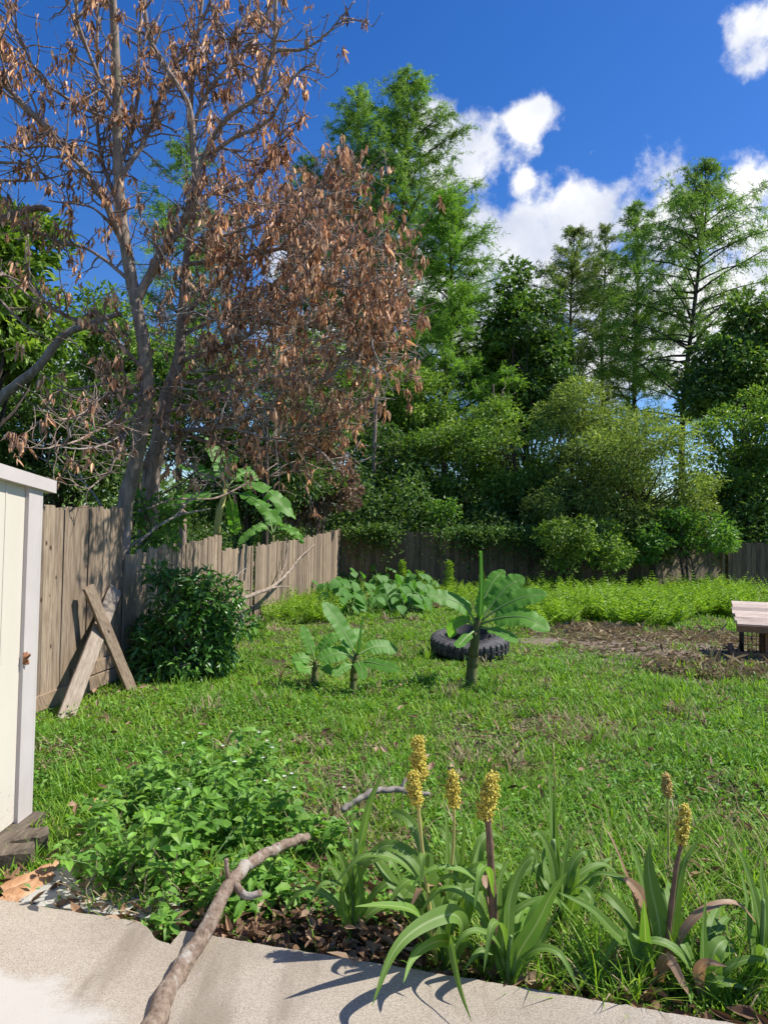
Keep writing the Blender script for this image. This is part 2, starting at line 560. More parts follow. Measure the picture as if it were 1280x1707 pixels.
M['cypress_olive'] = leaf_mat('olive_cypress_needles', [(0.081, 0.172, 0.039), (0.131, 0.232, 0.053), (0.202, 0.293, 0.071), (0.344, 0.304, 0.089)], .6, .35, patch=(.35, .75, 1.2))
M['broad_dark'] = leaf_mat('dark_glossy_leaves', [(0.043, 0.100, 0.024), (0.071, 0.148, 0.030), (0.120, 0.220, 0.043), (0.204, 0.308, 0.061)], .52, .3, spec=.35, patch=(.6, .7, 1.2))
M['broad_mid'] = leaf_mat('mid_green_leaves', [(0.083, 0.162, 0.030), (0.139, 0.244, 0.042), (0.209, 0.336, 0.055), (0.306, 0.428, 0.074)], .45, .35, patch=(.6, .7, 1.25))
M['olive'] = leaf_mat('olive_leaves', [(0.116, 0.186, 0.038), (0.187, 0.280, 0.060), (0.270, 0.373, 0.084), (0.416, 0.514, 0.144)], .45, .35, tint=(1.2, 1.15, .6), patch=(.7, .75, 1.2))
M['bright'] = leaf_mat('bright_green_leaves', [(0.072, 0.168, 0.030), (0.120, 0.252, 0.042), (0.192, 0.348, 0.060)], .45, .4)
M['shrub'] = leaf_mat('glossy_shrub_leaves', [(0.042, 0.115, 0.023), (0.066, 0.173, 0.034), (0.098, 0.238, 0.042), (0.164, 0.328, 0.059)], .33, .28, spec=.5)
M['weed'] = leaf_mat('soft_weed_leaves', [(0.101, 0.232, 0.036), (0.144, 0.308, 0.047), (0.187, 0.384, 0.055), (0.255, 0.446, 0.074)], .5, .4, spec=.3, patch=(5, .72, 1.2))
M['fern'] = leaf_mat('yellow_green_fronds', [(0.124, 0.246, 0.022), (0.194, 0.347, 0.031), (0.263, 0.420, 0.044), (0.347, 0.478, 0.062)], .5, .42)
M['taro'] = leaf_mat('taro_leaves', [(0.067, 0.181, 0.030), (0.095, 0.240, 0.042), (0.135, 0.299, 0.050)], .55, .42, tint=(1.1, 1.3, .6), spec=.25)
M['grass'] = leaf_mat('grass_blades', [(0.133, 0.256, 0.025), (0.178, 0.340, 0.034), (0.240, 0.426, 0.045), (0.339, 0.460, 0.062)], .5, .4, spec=.25)
M['grass_dark'] = leaf_mat('deep_green_grass', [(0.092, 0.212, 0.024), (0.139, 0.291, 0.032), (0.185, 0.362, 0.041)], .5, .4, spec=.25)
M['straw'] = leaf_mat('dry_grass', [(.20, .15, .085), (.32, .25, .15), (.44, .36, .23)], .7, .2, (1, 1, .8), .15)
M['litter'] = leaf_mat('fallen_leaves', [(.09, .05, .03), (.18, .11, .065), (.28, .17, .10), (.40, .29, .20)], .7, .12, (1.2, 1, .7), .15)
M['banana'] = leaf_mat('banana_leaf', [(0.126, 0.307, 0.048), (0.179, 0.395, 0.065)], .5, .5, spec=.3, rib=((.24, .36, .11), .018, 60, 'Y'))
M['sorghum'] = leaf_mat('sorghum_leaf', [(0.084, 0.174, 0.032), (0.130, 0.240, 0.043), (0.182, 0.284, 0.060)], .5, .38, spec=.25, rib=((.26, .36, .14), .035, 9, 'X'))
M['sorghum_light'] = leaf_mat('bright_sorghum_leaf', [(.13, .27, .04), (.19, .33, .06)], .5, .42, spec=.25, rib=((.32, .42, .16), .035, 9, 'X'))
M['sorghum_red'] = leaf_mat('drying_sorghum_leaf', [(.30, .17, .11), (.42, .27, .17)], .5, .3, (1.2, 1, .7), .3, rib=((.4, .3, .2), .05, 9, 'X'))
M['pseudostem'] = bark_mat('banana_stem_skin', [(.07, .06, .025), (.13, .13, .05), (.20, .22, .09)], 10, (1, 1, .2), .3)
M['yellowstem'] = bark_mat('yellow_banana_stem_skin', [(.30, .28, .08), (.42, .40, .13), (.50, .48, .2)], 6, (1, 1, .2), .2)
M['stem'] = plain_mat('green_stem', (.13, .22, .06), .5, .2)
M['midrib'] = plain_mat('pale_midrib', (.19, .29, .09), .5, .15)
M['stalk_yellow'] = plain_mat('yellow_stalk', (.42, .38, .12), .5, .15, 20)
M['stalk_brown'] = plain_mat('brown_stalk', (.16, .095, .06), .7, .35, 30)
M['grain'] = leaf_mat('golden_grain', [(0.380, 0.270, 0.036), (0.550, 0.443, 0.063), (0.660, 0.562, 0.099), (0.720, 0.648, 0.180)], .55, .1, (1.2, 1, .5), .3)
M['grain_dull'] = leaf_mat('dull_grain', [(0.368, 0.241, 0.069), (0.540, 0.391, 0.127), (0.644, 0.494, 0.196)], .6, .1, (1.2, 1, .5), .3)
M['petal'] = leaf_mat('white_petals', [(.72, .72, .7), (.82, .82, .8)], .6, .3, (1, 1, 1), .2)
M['rubber'] = plain_mat('worn_rubber', (.075, .072, .072), .75, .55, 9, .25, spec=.25)
M['wall'] = None


def build_special_mats():
    # concrete
    m, N, L, bs = new_mat('aged_concrete')
    tc = N.new('ShaderNodeTexCoord')
    n1 = noise(N, L, 1.6, 6, .6)
    c1 = ramp(N, [(.285, .245, .195), (.35, .305, .25), (.385, .342, .287)], [.3, .5, .7]); L.new(n1.outputs['Fac'], c1.inputs['Fac'])
    v = N.new('ShaderNodeTexVoronoi'); v.inputs['Scale'].default_value = 210
    L.new(tc.outputs['Object'], v.inputs['Vector'])
    vc = ramp(N, [(.72, .70, .68), (1.0, 1.0, 1.0), (1.18, 1.17, 1.14)], [.0, .45, 1.0])
    sp = N.new('ShaderNodeSeparateColor'); L.new(v.outputs['Color'], sp.inputs[0]); L.new(sp.outputs[0], vc.inputs['Fac'])
    c = mixc(N, L, c1.outputs[0], vc.outputs[0], .75, 'MULTIPLY')
    n4 = noise(N, L, 190, 3, .7)
    r4 = ramp(N, [(.62, .61, .6), (1.22, 1.22, 1.22)], [.36, .64]); L.new(n4.outputs['Fac'], r4.inputs['Fac'])
    c = mixc(N, L, c, r4.outputs[0], .8, 'MULTIPLY')
    # dark streak stains running off the edge
    n2 = noise(N, L, 1.5, 5, .6, mscale=(3.0, .55, 1))
    r2 = ramp(N, [(0, 0, 0), (.62, .62, .62)], [.5, .64]); L.new(n2.outputs['Fac'], r2.inputs['Fac'])
    c = mixc(N, L, c, (.17, .138, .102), r2.outputs[0])
    # pale worn bloom
    n3 = noise(N, L, 1.3, 8, .7, mscale=(1, 1.3, 1))
    sx = N.new('ShaderNodeSeparateXYZ'); L.new(tc.outputs['Object'], sx.inputs[0])
    mrx = N.new('ShaderNodeMapRange'); mrx.inputs['From Min'].default_value = -.35; mrx.inputs['From Max'].default_value = -1.1
    mrx.inputs['To Min'].default_value = -.2; mrx.inputs['To Max'].default_value = .16
    L.new(sx.outputs[0], mrx.inputs['Value'])
    mry = N.new('ShaderNodeMapRange'); mry.inputs['From Min'].default_value = 2.75; mry.inputs['From Max'].default_value = 2.35
    mry.inputs['To Min'].default_value = -.2; mry.inputs['To Max'].default_value = .02
    L.new(sx.outputs[1], mry.inputs['Value'])
    ad = N.new('ShaderNodeMath'); L.new(n3.outputs['Fac'], ad.inputs[0]); L.new(mrx.outputs[0], ad.inputs[1])
    ad2 = N.new('ShaderNodeMath'); L.new(ad.outputs[0], ad2.inputs[0]); L.new(mry.outputs[0], ad2.inputs[1])
    r3 = ramp(N, [(0, 0, 0), (.85, .85, .85)], [.5, .62]); L.new(ad2.outputs[0], r3.inputs['Fac'])
    c = mixc(N, L, c, (.43, .405, .37), r3.outputs[0])
    L.new(c, bs.inputs['Base Color'])
    bs.inputs['Roughness'].default_value = .92; bs.inputs['Specular IOR Level'].default_value = .2
    bump(N, L, bs, n4.outputs['Fac'], .25, .003)
    M['concrete'] = m
    # old grey footing
    M['footing'] = plain_mat('grey_footing', (.36, .345, .31), .9, .2, 14, .3, spec=.2)
    # soil / lawn ground
    m, N, L, bs = new_mat('lawn_soil')
    n1 = noise(N, L, 3.0, 8, .65)
    r1 = ramp(N, [(.045, .032, .022), (.085, .062, .042), (.075, .10, .03), (.10, .15, .035)], [.3, .42, .55, .75]); L.new(n1.outputs['Fac'], r1.inputs['Fac'])
    n2 = noise(N, L, 60, 4, .7)
    r2 = ramp(N, [(.6, .6, .6), (1.3, 1.3, 1.3)], [.3, .7]); L.new(n2.outputs['Fac'], r2.inputs['Fac'])
    c = mixc(N, L, r1.outputs[0], r2.outputs[0], 1.0, 'MULTIPLY')
    L.new(c, bs.inputs['Base Color']); bs.inputs['Roughness'].default_value = .95; bs.inputs['Specular IOR Level'].default_value = .1
    bump(N, L, bs, n2.outputs['Fac'], .6, .02)
    M['soil'] = m
    # bare mulch
    m, N, L, bs = new_mat('mulch_soil')
    n1 = noise(N, L, 26, 8, .7)
    r1 = ramp(N, [(.08, .06, .045), (.20, .155, .12), (.34, .28, .23)], [.3, .5, .7]); L.new(n1.outputs['Fac'], r1.inputs['Fac'])
    L.new(r1.outputs[0], bs.inputs['Base Color']); bs.inputs['Roughness'].default_value = .95; bs.inputs['Specular IOR Level'].default_value = .1
    bump(N, L, bs, n1.outputs['Fac'], .8, .03)
    M['mulch'] = m
    # shed paints
    m, N, L, bs = new_mat('cream_shed_paint')
    n1 = noise(N, L, 2.0, 5, .6, mscale=(1, 1, .3))
    r1 = ramp(N, [(.56, .51, .425), (.62, .57, .485)], [.3, .7]); L.new(n1.outputs['Fac'], r1.inputs['Fac'])
    n2 = noise(N, L, 45, 3, .6)
    sx = N.new('ShaderNodeSeparateXYZ'); tc = N.new('ShaderNodeTexCoord'); L.new(tc.outputs['Object'], sx.inputs[0])
    mr = N.new('ShaderNodeMapRange'); mr.inputs['From Min'].default_value = .55; mr.inputs['From Max'].default_value = .1
    mr.inputs['To Min'].default_value = -.12; mr.inputs['To Max'].default_value = .08; L.new(sx.outputs[2], mr.inputs['Value'])
    ad = N.new('ShaderNodeMath'); L.new(n2.outputs['Fac'], ad.inputs[0]); L.new(mr.outputs[0], ad.inputs[1])
    r2 = ramp(N, [(0, 0, 0), (.8, .8, .8)], [.62, .72]); L.new(ad.outputs[0], r2.inputs['Fac'])
    c = mixc(N, L, r1.outputs[0], (.36, .33, .27), r2.outputs[0])
    L.new(c, bs.inputs['Base Color']); bs.inputs['Roughness'].default_value = .5
    M['cream'] = m
    M['trim'] = plain_mat('beige_grey_trim_paint', (.50, .455, .43), .5, .06, 5)
    M['rust'] = plain_mat('rusty_iron', (.25, .11, .05), .8, .5, 60, .4)
    M['wire'] = plain_mat('dark_wire', (.05, .05, .05), .5, .3, 40, metal=.5)
    M['stone'] = plain_mat('pale_stone', (.55, .53, .49), .9, .2, 20, .4)
    M['orangebark'] = bark_mat('orange_bark_strip', [(.22, .10, .045), (.38, .21, .11), (.52, .38, .26)], 18, (1, .2, 1), .6)


build_special_mats()

# ------------------------------------------------------------------ ground layout
SLAB_Z = 0.10
edge_px = [(-330, 1440), (-120, 1477), (0, 1497), (120, 1517), (236, 1535), (247, 1545), (262, 1564), (285, 1573), (297, 1560), (306, 1549), (420, 1569), (620, 1602), (780, 1628), (900, 1648), (1060, 1676), (1225, 1704), (1500, 1752), (1900, 1830)]
EDGE = np.array([G(x, y, SLAB_Z) for x, y in edge_px])
_e0, _e1 = EDGE[2], EDGE[15]
_en = norm(np.array([-(_e1 - _e0)[1], (_e1 - _e0)[0], 0]))      # points away from the house
if _en[1] < 0: _en = -_en


def beyond_slab(x, y):
    return (x - _e0[0]) * _en[0] + (y - _e0[1]) * _en[1]


def ground_z(x, y):
    x = np.asarray(x, float); y = np.asarray(y, float)
    z = .018 * np.sin(x * 1.7 + y * .6) + .014 * np.sin(y * 1.9 - x * .8 + 1) + .012 * np.sin(x * 4.1 + 2) * np.sin(y * 3.3)
    return z


FA, FB = G(55, 1190), G(432, 1036)
FDIR = norm((FB - FA) * [1, 1, 0])
FN = np.array([FDIR[1], -FDIR[0], 0])          # towards the yard


def fence_pt(t, z=0.0, off=0.0):
    return FA + FDIR * t + FN * off + np.array([0, 0, z])


def fence_t(px, py=1000):
    return np.dot(onplane(px, py, FA, FN) - FA, FDIR)


CORNER = fence_pt(fence_t(566, 960))
RIGHT_END = G(1280, 992)
RIGHT_END = CORNER + (RIGHT_END - CORNER) * 1.9
BDIR = norm((RIGHT_END - CORNER) * [1, 1, 0])
BN = np.array([BDIR[1], -BDIR[0], 0])

MULCH = [(G(1070, 1062), 1.7, .9), (G(1180, 1085), 1.9, 1.3), (G(1240, 1120), 1.1, .6), (G(1005, 1052), .7, .4)]


def mulch_mask(x, y):
    m = np.zeros_like(x)
    for c, rx, ry in MULCH:
        m = np.maximum(m, 1.25 - ((x - c[0]) / rx) ** 2 - ((y - c[1]) / ry) ** 2)
    return np.clip(m, 0, 1)


def make_ground():
    xs = np.concatenate([np.linspace(-320, -12, 20), np.linspace(-10, 14, 190), np.linspace(16, 320, 20)])
    ys = np.concatenate([np.linspace(-60, 0, 8), np.linspace(.5, 30, 230), np.linspace(32, 500, 26)])
    X, Y = np.meshgrid(xs, ys)
    mb = MB()
    V = np.stack([X, Y, ground_z(X, Y)], -1)
    mb.grid(V)
    o = mb.build('ground', M['soil'])
    tag(o, kind='structure')
    # mulch patch laid 4 mm above
    mb = MB()
    a = np.linspace(0, 2 * np.pi, 60)
    cx, cy = G(1150, 1080)[:2]
    rs = np.random.RandomState(5)
    ring = []
    for rr in np.linspace(0, 1, 14):
        ww = 1 + .16 * np.sin(3 * a + 1) + .1 * np.sin(7 * a)
        x = cx + 3.1 * rr * ww * np.cos(a) * .9; y = cy + 1.55 * rr * ww * np.sin(a)
        x = x + .0 * y
        ring.append(np.stack([x, y, ground_z(x, y) + .004 + .05 * (1 - rr) ** .5 * (.6 + .4 * np.sin(x * 5) * np.cos(y * 6))], -1))
    mb.grid(np.array(ring))
    tag(mb.build('mulch_ground', M['mulch']), kind='structure')
    # patio slab
    n = len(EDGE)
    top = EDGE.copy()
    # rounded worn lip
    mb = MB()
    rows = [np.array([[e[0], -3.0, SLAB_Z] for e in EDGE])]
    rs = np.random.RandomState(2)
    _s = np.concatenate([[0], np.cumsum(np.linalg.norm(np.diff(EDGE, axis=0), axis=1))])
    _q = np.linspace(0, _s[-1], 220)
    fine = np.stack([np.interp(_q, _s, EDGE[:, i]) for i in range(3)], -1)
    fine[:, :2] += rs.normal(size=(220, 2)) * .0022
    rows = [np.stack([fine[:, 0], np.full(220, -3.0), np.full(220, SLAB_Z)], -1)]
    for k in (.0, .4, .8, .93):
        rows.append(np.stack([fine[:, 0], -3.0 + (fine[:, 1] + 3.0) * k, np.full(220, SLAB_Z)], -1))
    rows.append(fine - _en * .012)
    rows.append(fine + [0, 0, -.008])
    rows.append(fine + [0, 0, -.28])
    mb.grid(np.array(rows[0:1] + rows[2:]))
    tag(mb.build('patio', M['concrete'], smooth=False), kind='structure')
    # older footing showing at the left past the slab
    mb = MB()
    pts = [G(-60, 1500, .06), G(20, 1493, .06), G(75, 1462, .06), G(128, 1430, .06), G(300, 1440, .06), G(300, 1548, .06), G(245, 1531, .06), G(100, 1514, .06)]
    pts = np.array(pts)
    q = pts.copy(); q[:, 2] -= .2
    V = np.vstack([pts, pts.mean(0)[None], q])
    tr = [[8, i, (i + 1) % 8] for i in range(8)]
    tr = [[a_, c_, b_] if False else [a_, b_, c_] for a_, b_, c_ in tr]
    qd = [[i, 9 + i, 9 + (i + 1) % 8, (i + 1) % 8] for i in range(8)]
    mb.add(V, qd, tr)
    tag(mb.build('footing_pavement', M['footing'], smooth=False), kind='structure')


make_ground()

# ------------------------------------------------------------------ fences


def picket(mb, base, along, nrm, w, t, h0, h1, rs, mat=0, back=0.0):
    """one board with clipped top corners, standing at base (bottom centre)"""
    lean = rs.normal() * .006
    up = norm(np.array([0, 0, 1]) + along * lean - nrm * back)
    ear = min(.03, w * .25) * rs.uniform(.4, 1.2)
    o = base + nrm * rs.normal() * .004
    prof = [(-w / 2, h0), (w / 2, h0), (w / 2, h1 - ear), (w / 2 - ear, h1 + rs.normal() * .004), (-w / 2 + ear, h1 + rs.normal() * .006), (-w / 2, h1 - ear)]
    cup = rs.normal() * .05
    V = []
    for s in (1, -1):
        for x, z in prof:
            V.append(o + along * x + up * z + nrm * (s * t / 2 + x * cup))
    tr = [[0, 1, 2], [0, 2, 5], [2, 3, 4], [2, 4, 5]]
    tr += [[6 + c, 6 + b, 6 + a] for a, b, c in tr]
    q = [[i, 6 + i, 6 + (i + 1) % 6, (i + 1) % 6] for i in range(6)]
    mb.add(V, q, tr, mat)


def fence_run(root, p0, p1, z0, z1, nrm, seed, mat, w=.138, h0=-.05, hjit=.012, rails=(.35, 1.3), post_ends=True, posts=True, missing=(), back=0.0):
    rs = np.random.RandomState(seed)
    along = norm((p1 - p0) * [1, 1, 0])
    L = np.linalg.norm((p1 - p0)[:2])
    mb = MB()
    n = max(1, int(L / (w + .004)))
    for i in range(n):
        if i in missing: continue
        f = (i + .5) / n
        b = p0 + along * L * f
        top = z0 + (z1 - z0) * f + rs.normal() * hjit
        picket(mb, np.array([b[0], b[1], 0]), along, nrm, L / n - rs.uniform(.002, .008), .018, h0 + rs.uniform(0, .03), top, rs, back=back)
    mb.build('picket_panel', mat, root, smooth=False)
    for r in rails:
        r_ = MB()
        a, c = p0 - nrm * .035, p1 - nrm * .035
        r_.beam([a[0], a[1], r * z0 / 1.7], [c[0], c[1], r * z1 / 1.7], .085, .04, nrm)
        r_.build('rail', mat, root, smooth=False)
    if posts:
        for k, (pp, zz) in enumerate(((p0 + along * .06, z0), (p1 - along * .06, z1))):
            pm = MB()
            c = pp - nrm * .10
            pm.beam([c[0], c[1], -.2], [c[0], c[1], zz - .06], .088, .088, nrm)
            pm.build('post', mat, root, smooth=False)


def zt(px, py):
    p = onplane(px, py, FA, FN)
    return p[2]


def build_fences():
    up = np.array([0, 0, 1])
    # tall panel beside the shed
    t0, t1 = fence_t(-60, 850), fence_t(206, 850)
    a, b = fence_pt(t0), fence_pt(t1)
    r = thing('fence', 'tall weathered grey-brown board fence panel beside the cream shed, behind the crossed planks', 'fence', a)
    z = (zt(66, 850) + zt(203, 846)) / 2
    fence_run(r, a, b, zt(66, 850) + .01, zt(203, 846), FN, 11, M['fence'], post_ends=True)
    kb = MB()
    for hh, tt in ((.02, .14), (.17, .13)):
        p, q = fence_pt(t0, hh + .06, .025), fence_pt(t1 - .02, hh + .06, .025)
        if hh > .1: p = fence_pt(t1 - 1.0, hh + .06, .024)
        kb.beam(p, q, tt, .025, FN)
    kb.build('bottom_board', M['brownwood'], r, smooth=False)
    # lower stepped panels
    secs = [(208, 925, 369, 893, 'low sloping board fence panel behind the green shrub, stepping down from the tall panel'),
            (371, 918, 503, 898, 'bleached board fence panel with a gap at its foot and a branch leaning on it')]
    for k, (x0, y0, x1, y1, lab) in enumerate(secs):
        a, b = fence_pt(fence_t(x0, y0)), fence_pt(fence_t(x1, y1))
        r = thing('fence', lab, 'fence', a)
        fence_run(r, a, b, zt(x0, y0), zt(x1, y1), FN, 21 + k, M['fence'], hjit=.02, missing=(11,) if k == 1 else ())
    a, b = fence_pt(fence_t(504, 900)), CORNER
    r = thing('fence', 'last board fence panel of the left row, browner, running into the shaded back corner', 'fence', a)
    fence_run(r, a, b, zt(505, 896), zt(566, 882), FN, 31, M['fence'], hjit=.02)
    # back fence, one long run in 2.4 m panels
    r = thing('fence', 'long dark board fence along the back of the yard under the overhanging trees', 'fence', CORNER)
    L = np.linalg.norm((RIGHT_END - CORNER)[:2])
    lit0 = np.linalg.norm((onplane(1092, 930, CORNER, BN) - CORNER)[:2]); lit1 = np.linalg.norm((onplane(1212, 930, CORNER, BN) - CORNER)[:2])
    cuts = list(np.linspace(0, lit0, 5)) + list(np.linspace(lit1, L, 5))
    for i in range(len(cuts) - 1):
        p, q = CORNER + BDIR * cuts[i], CORNER + BDIR * cuts[i + 1]
        lit = i == 4  # sunlit panel: lighter wood, leaned back to catch sun; the others painted as shaded
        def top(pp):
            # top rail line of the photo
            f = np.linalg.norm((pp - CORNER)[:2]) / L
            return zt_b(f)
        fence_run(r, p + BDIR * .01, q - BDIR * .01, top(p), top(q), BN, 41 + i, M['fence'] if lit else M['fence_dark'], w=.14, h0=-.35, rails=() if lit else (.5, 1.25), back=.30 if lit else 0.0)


def zt_b(f):
    p = CORNER + (RIGHT_END - CORNER) * f
    # between pixel rows 882 (left) and 904 (right)
    za = P(566, 882, CORNER[1])[2]
    zb = onplane(1250, 905, CORNER, BN)
    fb = np.linalg.norm((zb - CORNER)[:2]) / np.linalg.norm((RIGHT_END - CORNER)[:2])
    return za + (zb[2] - za) * f / fb


build_fences()


def leaning_planks():
    rs = np.random.RandomState(3)
    b = G(106, 1198)
    t = onplane(192, 982, FA + FN * .06, FN)
    mb = MB(); mb.beam(b - [0, 0, .03], t, .15, .042, norm(FN + np.array([.0, -.9, .2])), jit=.003, rs=rs, seg=8)
    tag(mb.build('plank', M['greywood'], loc=b, smooth=False), 'pale bleached plank leaning on the tall fence, its foot nearest the shed', 'plank')
    b = G(221, 1151)
    t = onplane(147, 978, FA + FN * .13, FN)
    mb = MB(); mb.beam(b - [0, 0, .03], t, .115, .045, norm(FN + np.array([.1, -.7, .2])), jit=.003, rs=rs, seg=8)
    tag(mb.build('plank', M['brownwood'], loc=b, smooth=False), 'browner narrow plank crossing over the pale one, foot by the green shrub', 'plank')


leaning_planks()


def build_shed():
    X = G(43, 1385)[0]
    c0 = G(43, 1385)
    yc = c0[1]
    zb = P(43, 1354, yc)[2]; zt_ = P(63, 812, yc)[2]
    lean = P(63, 812, yc)[0] - X
    r = thing('shed', 'cream painted shed with mauve-grey trim and overhanging roof beside the patio', 'shed', (X, yc, 0))
    yn = 1.2
    S = np.array([lean, 0, zt_ - zb])           # wall rises along this
    mb = MB()
    ya, yb_ = yn, yc - .002
    h = S[2]; sl_ = .07
    V = []
    for yy in (ya, yb_):
        hh = h + .05 + (yc - yy) * sl_
        V += [[X, yy, zb], [X - 2.4, yy, zb], [X - 2.4 + lean, yy, zb + hh], [X + lean, yy, zb + hh]]
    mb.add(V, [[0, 1, 2, 3], [7, 6, 5, 4], [0, 3, 7, 4], [1, 5, 6, 2], [3, 2, 6, 7], [0, 4, 5, 1]])
    for yy in np.arange(yc - .135 - .20, yn, -.20):      # sheet siding joints
        V = [[X + .002, yy, zb + .01], [X + .002 + lean, yy, zb + h], [X + .004 + lean, yy + .006, zb + h], [X + .004, yy + .006, zb + .01], [X + .002 + lean, yy + .012, zb + h], [X + .002, yy + .012, zb + .01]]
        mb.add(V, [[0, 1, 2, 3], [3, 2, 4, 5]])
    # recessed panel battens are hardly visible: keep a plain sheet with one faint groove
    mb.build('wall', M['cream'], r, smooth=False)
    tr = MB()
    tr.box([X + .001, yc - .135, zb - .015], [.02, 0, 0], [0, .136, 0], S * 1.0 + [0, 0, .01])
    tr.box([X + .021, yc + .002, zb - .015], [-.12, 0, 0], [0, .02, 0], S + [0, 0, .01])
    tr.build('corner_trim', M['trim'], r, smooth=False)
    # roof with fascia; slopes down towards the viewer's right as in the photo
    e1 = P(88, 806, yc + .17); e0 = P(0, 781, yc - .62)
    rb = MB()
    ox = X + lean + .045
    d = np.array([0, 2.9, 0])
    z1 = P(88, 806, yc + .12)[2]
    rb.box([ox, yc + .13, z1 - .055], [-2.7, 0, 0.02], [0, -3.1, .217], [0, 0, .07])
    rb.build('roof', M['trim'], r, smooth=False)
    sk = MB()
    rs = np.random.RandomState(8)
    for k in range(4):
        sk.beam([X - .02 + rs.normal() * .01, yn, zb - .03 - .035 * k], [X + .005 + rs.normal() * .008, yc + .05, zb - .03 - .035 * k], .14, .03, (0, 0, 1), jit=.006, rs=rs, seg=14)
    sk.build('base_timber', M['rotten'], r, smooth=False)
    la = MB()
    hp = P(39, 1097, yc - .12)
    hp = np.array([X + lean * .55 + .02, hp[1], hp[2]])
    la.box(hp + [0, -.02, -.03], [.006, 0, 0], [0, .04, 0], [0, 0, .06])
    th = np.linspace(0, 2 * np.pi, 12)
    la.tube(np.stack([hp[0] + .012 + .012 * np.sin(th), hp[1] + .02 * np.cos(th), hp[2] + .004 + .016 * np.sin(th)], -1), .005, 6)
    la.tube([hp + [.008, -.015, -.028], hp + [.02, 0, -.03], hp + [.012, .012, -.012]], .006, 6)
    la.build('latch', M['rust'], r)
    # timber blocks under the shed
    for (px, py, sx, lab) in ((52, 1418, .16, 'short dark timber block lying at the corner under the shed'), (15, 1447, .24, 'broken grey timber offcut in the shade under the shed')):
        p = G(px, py)
        mb = MB()
        mb.beam(p + [-sx * .7, -.04, .045], p + [sx * .4, .04, .05], .11, .085, (0, 0, 1), jit=.006, rs=rs, seg=5)
        tag(mb.build('timber_block', M['rotten'], loc=p, smooth=False), lab, 'timber')
    for (x0, y0, x1, y1, w, lab) in ((0, 1478, 92, 1436, .055, 'orange bark strip lying by the patio edge, nearest the shed'),
                                     (2, 1492, 88, 1452, .07, 'pale split bark piece beside the orange one on the ground by the slab corner'),
                                     (-20, 1499, 34, 1491, .05, 'small orange bark fragment at the corner of the concrete slab'),
                                     (142, 1335, 178, 1326, .035, 'thin reddish bark chip lying in the grass behind the leafy weeds')):
        a, b = G(x0, y0, .09), G(x1, y1, .08)
        mb = MB()
        n = 12
        V = []
        for i, f in enumerate(np.linspace(0, 1, n)):
            c = a + (b - a) * f + rs.normal(size=3) * .004
            side = norm(np.cross(b - a, [0, 0, 1]))
            ww = w * (1 - .6 * abs(f - .45) ** 1.5) * rs.uniform(.8, 1.1)
            V.append([c + side * ww * s + np.array([0, 0, -.025 * abs(s) ** 2 * 2]) for s in (-.9, -.45, 0, .45, .9)])
        V = np.array(V)
        mb.grid(V); mb.grid(V[:, ::-1] - [0, 0, .008])
        tag(mb.build('bark_strip', M['orangebark'], loc=a), lab, 'bark')


build_shed()

# ------------------------------------------------------------------ trees and bushes


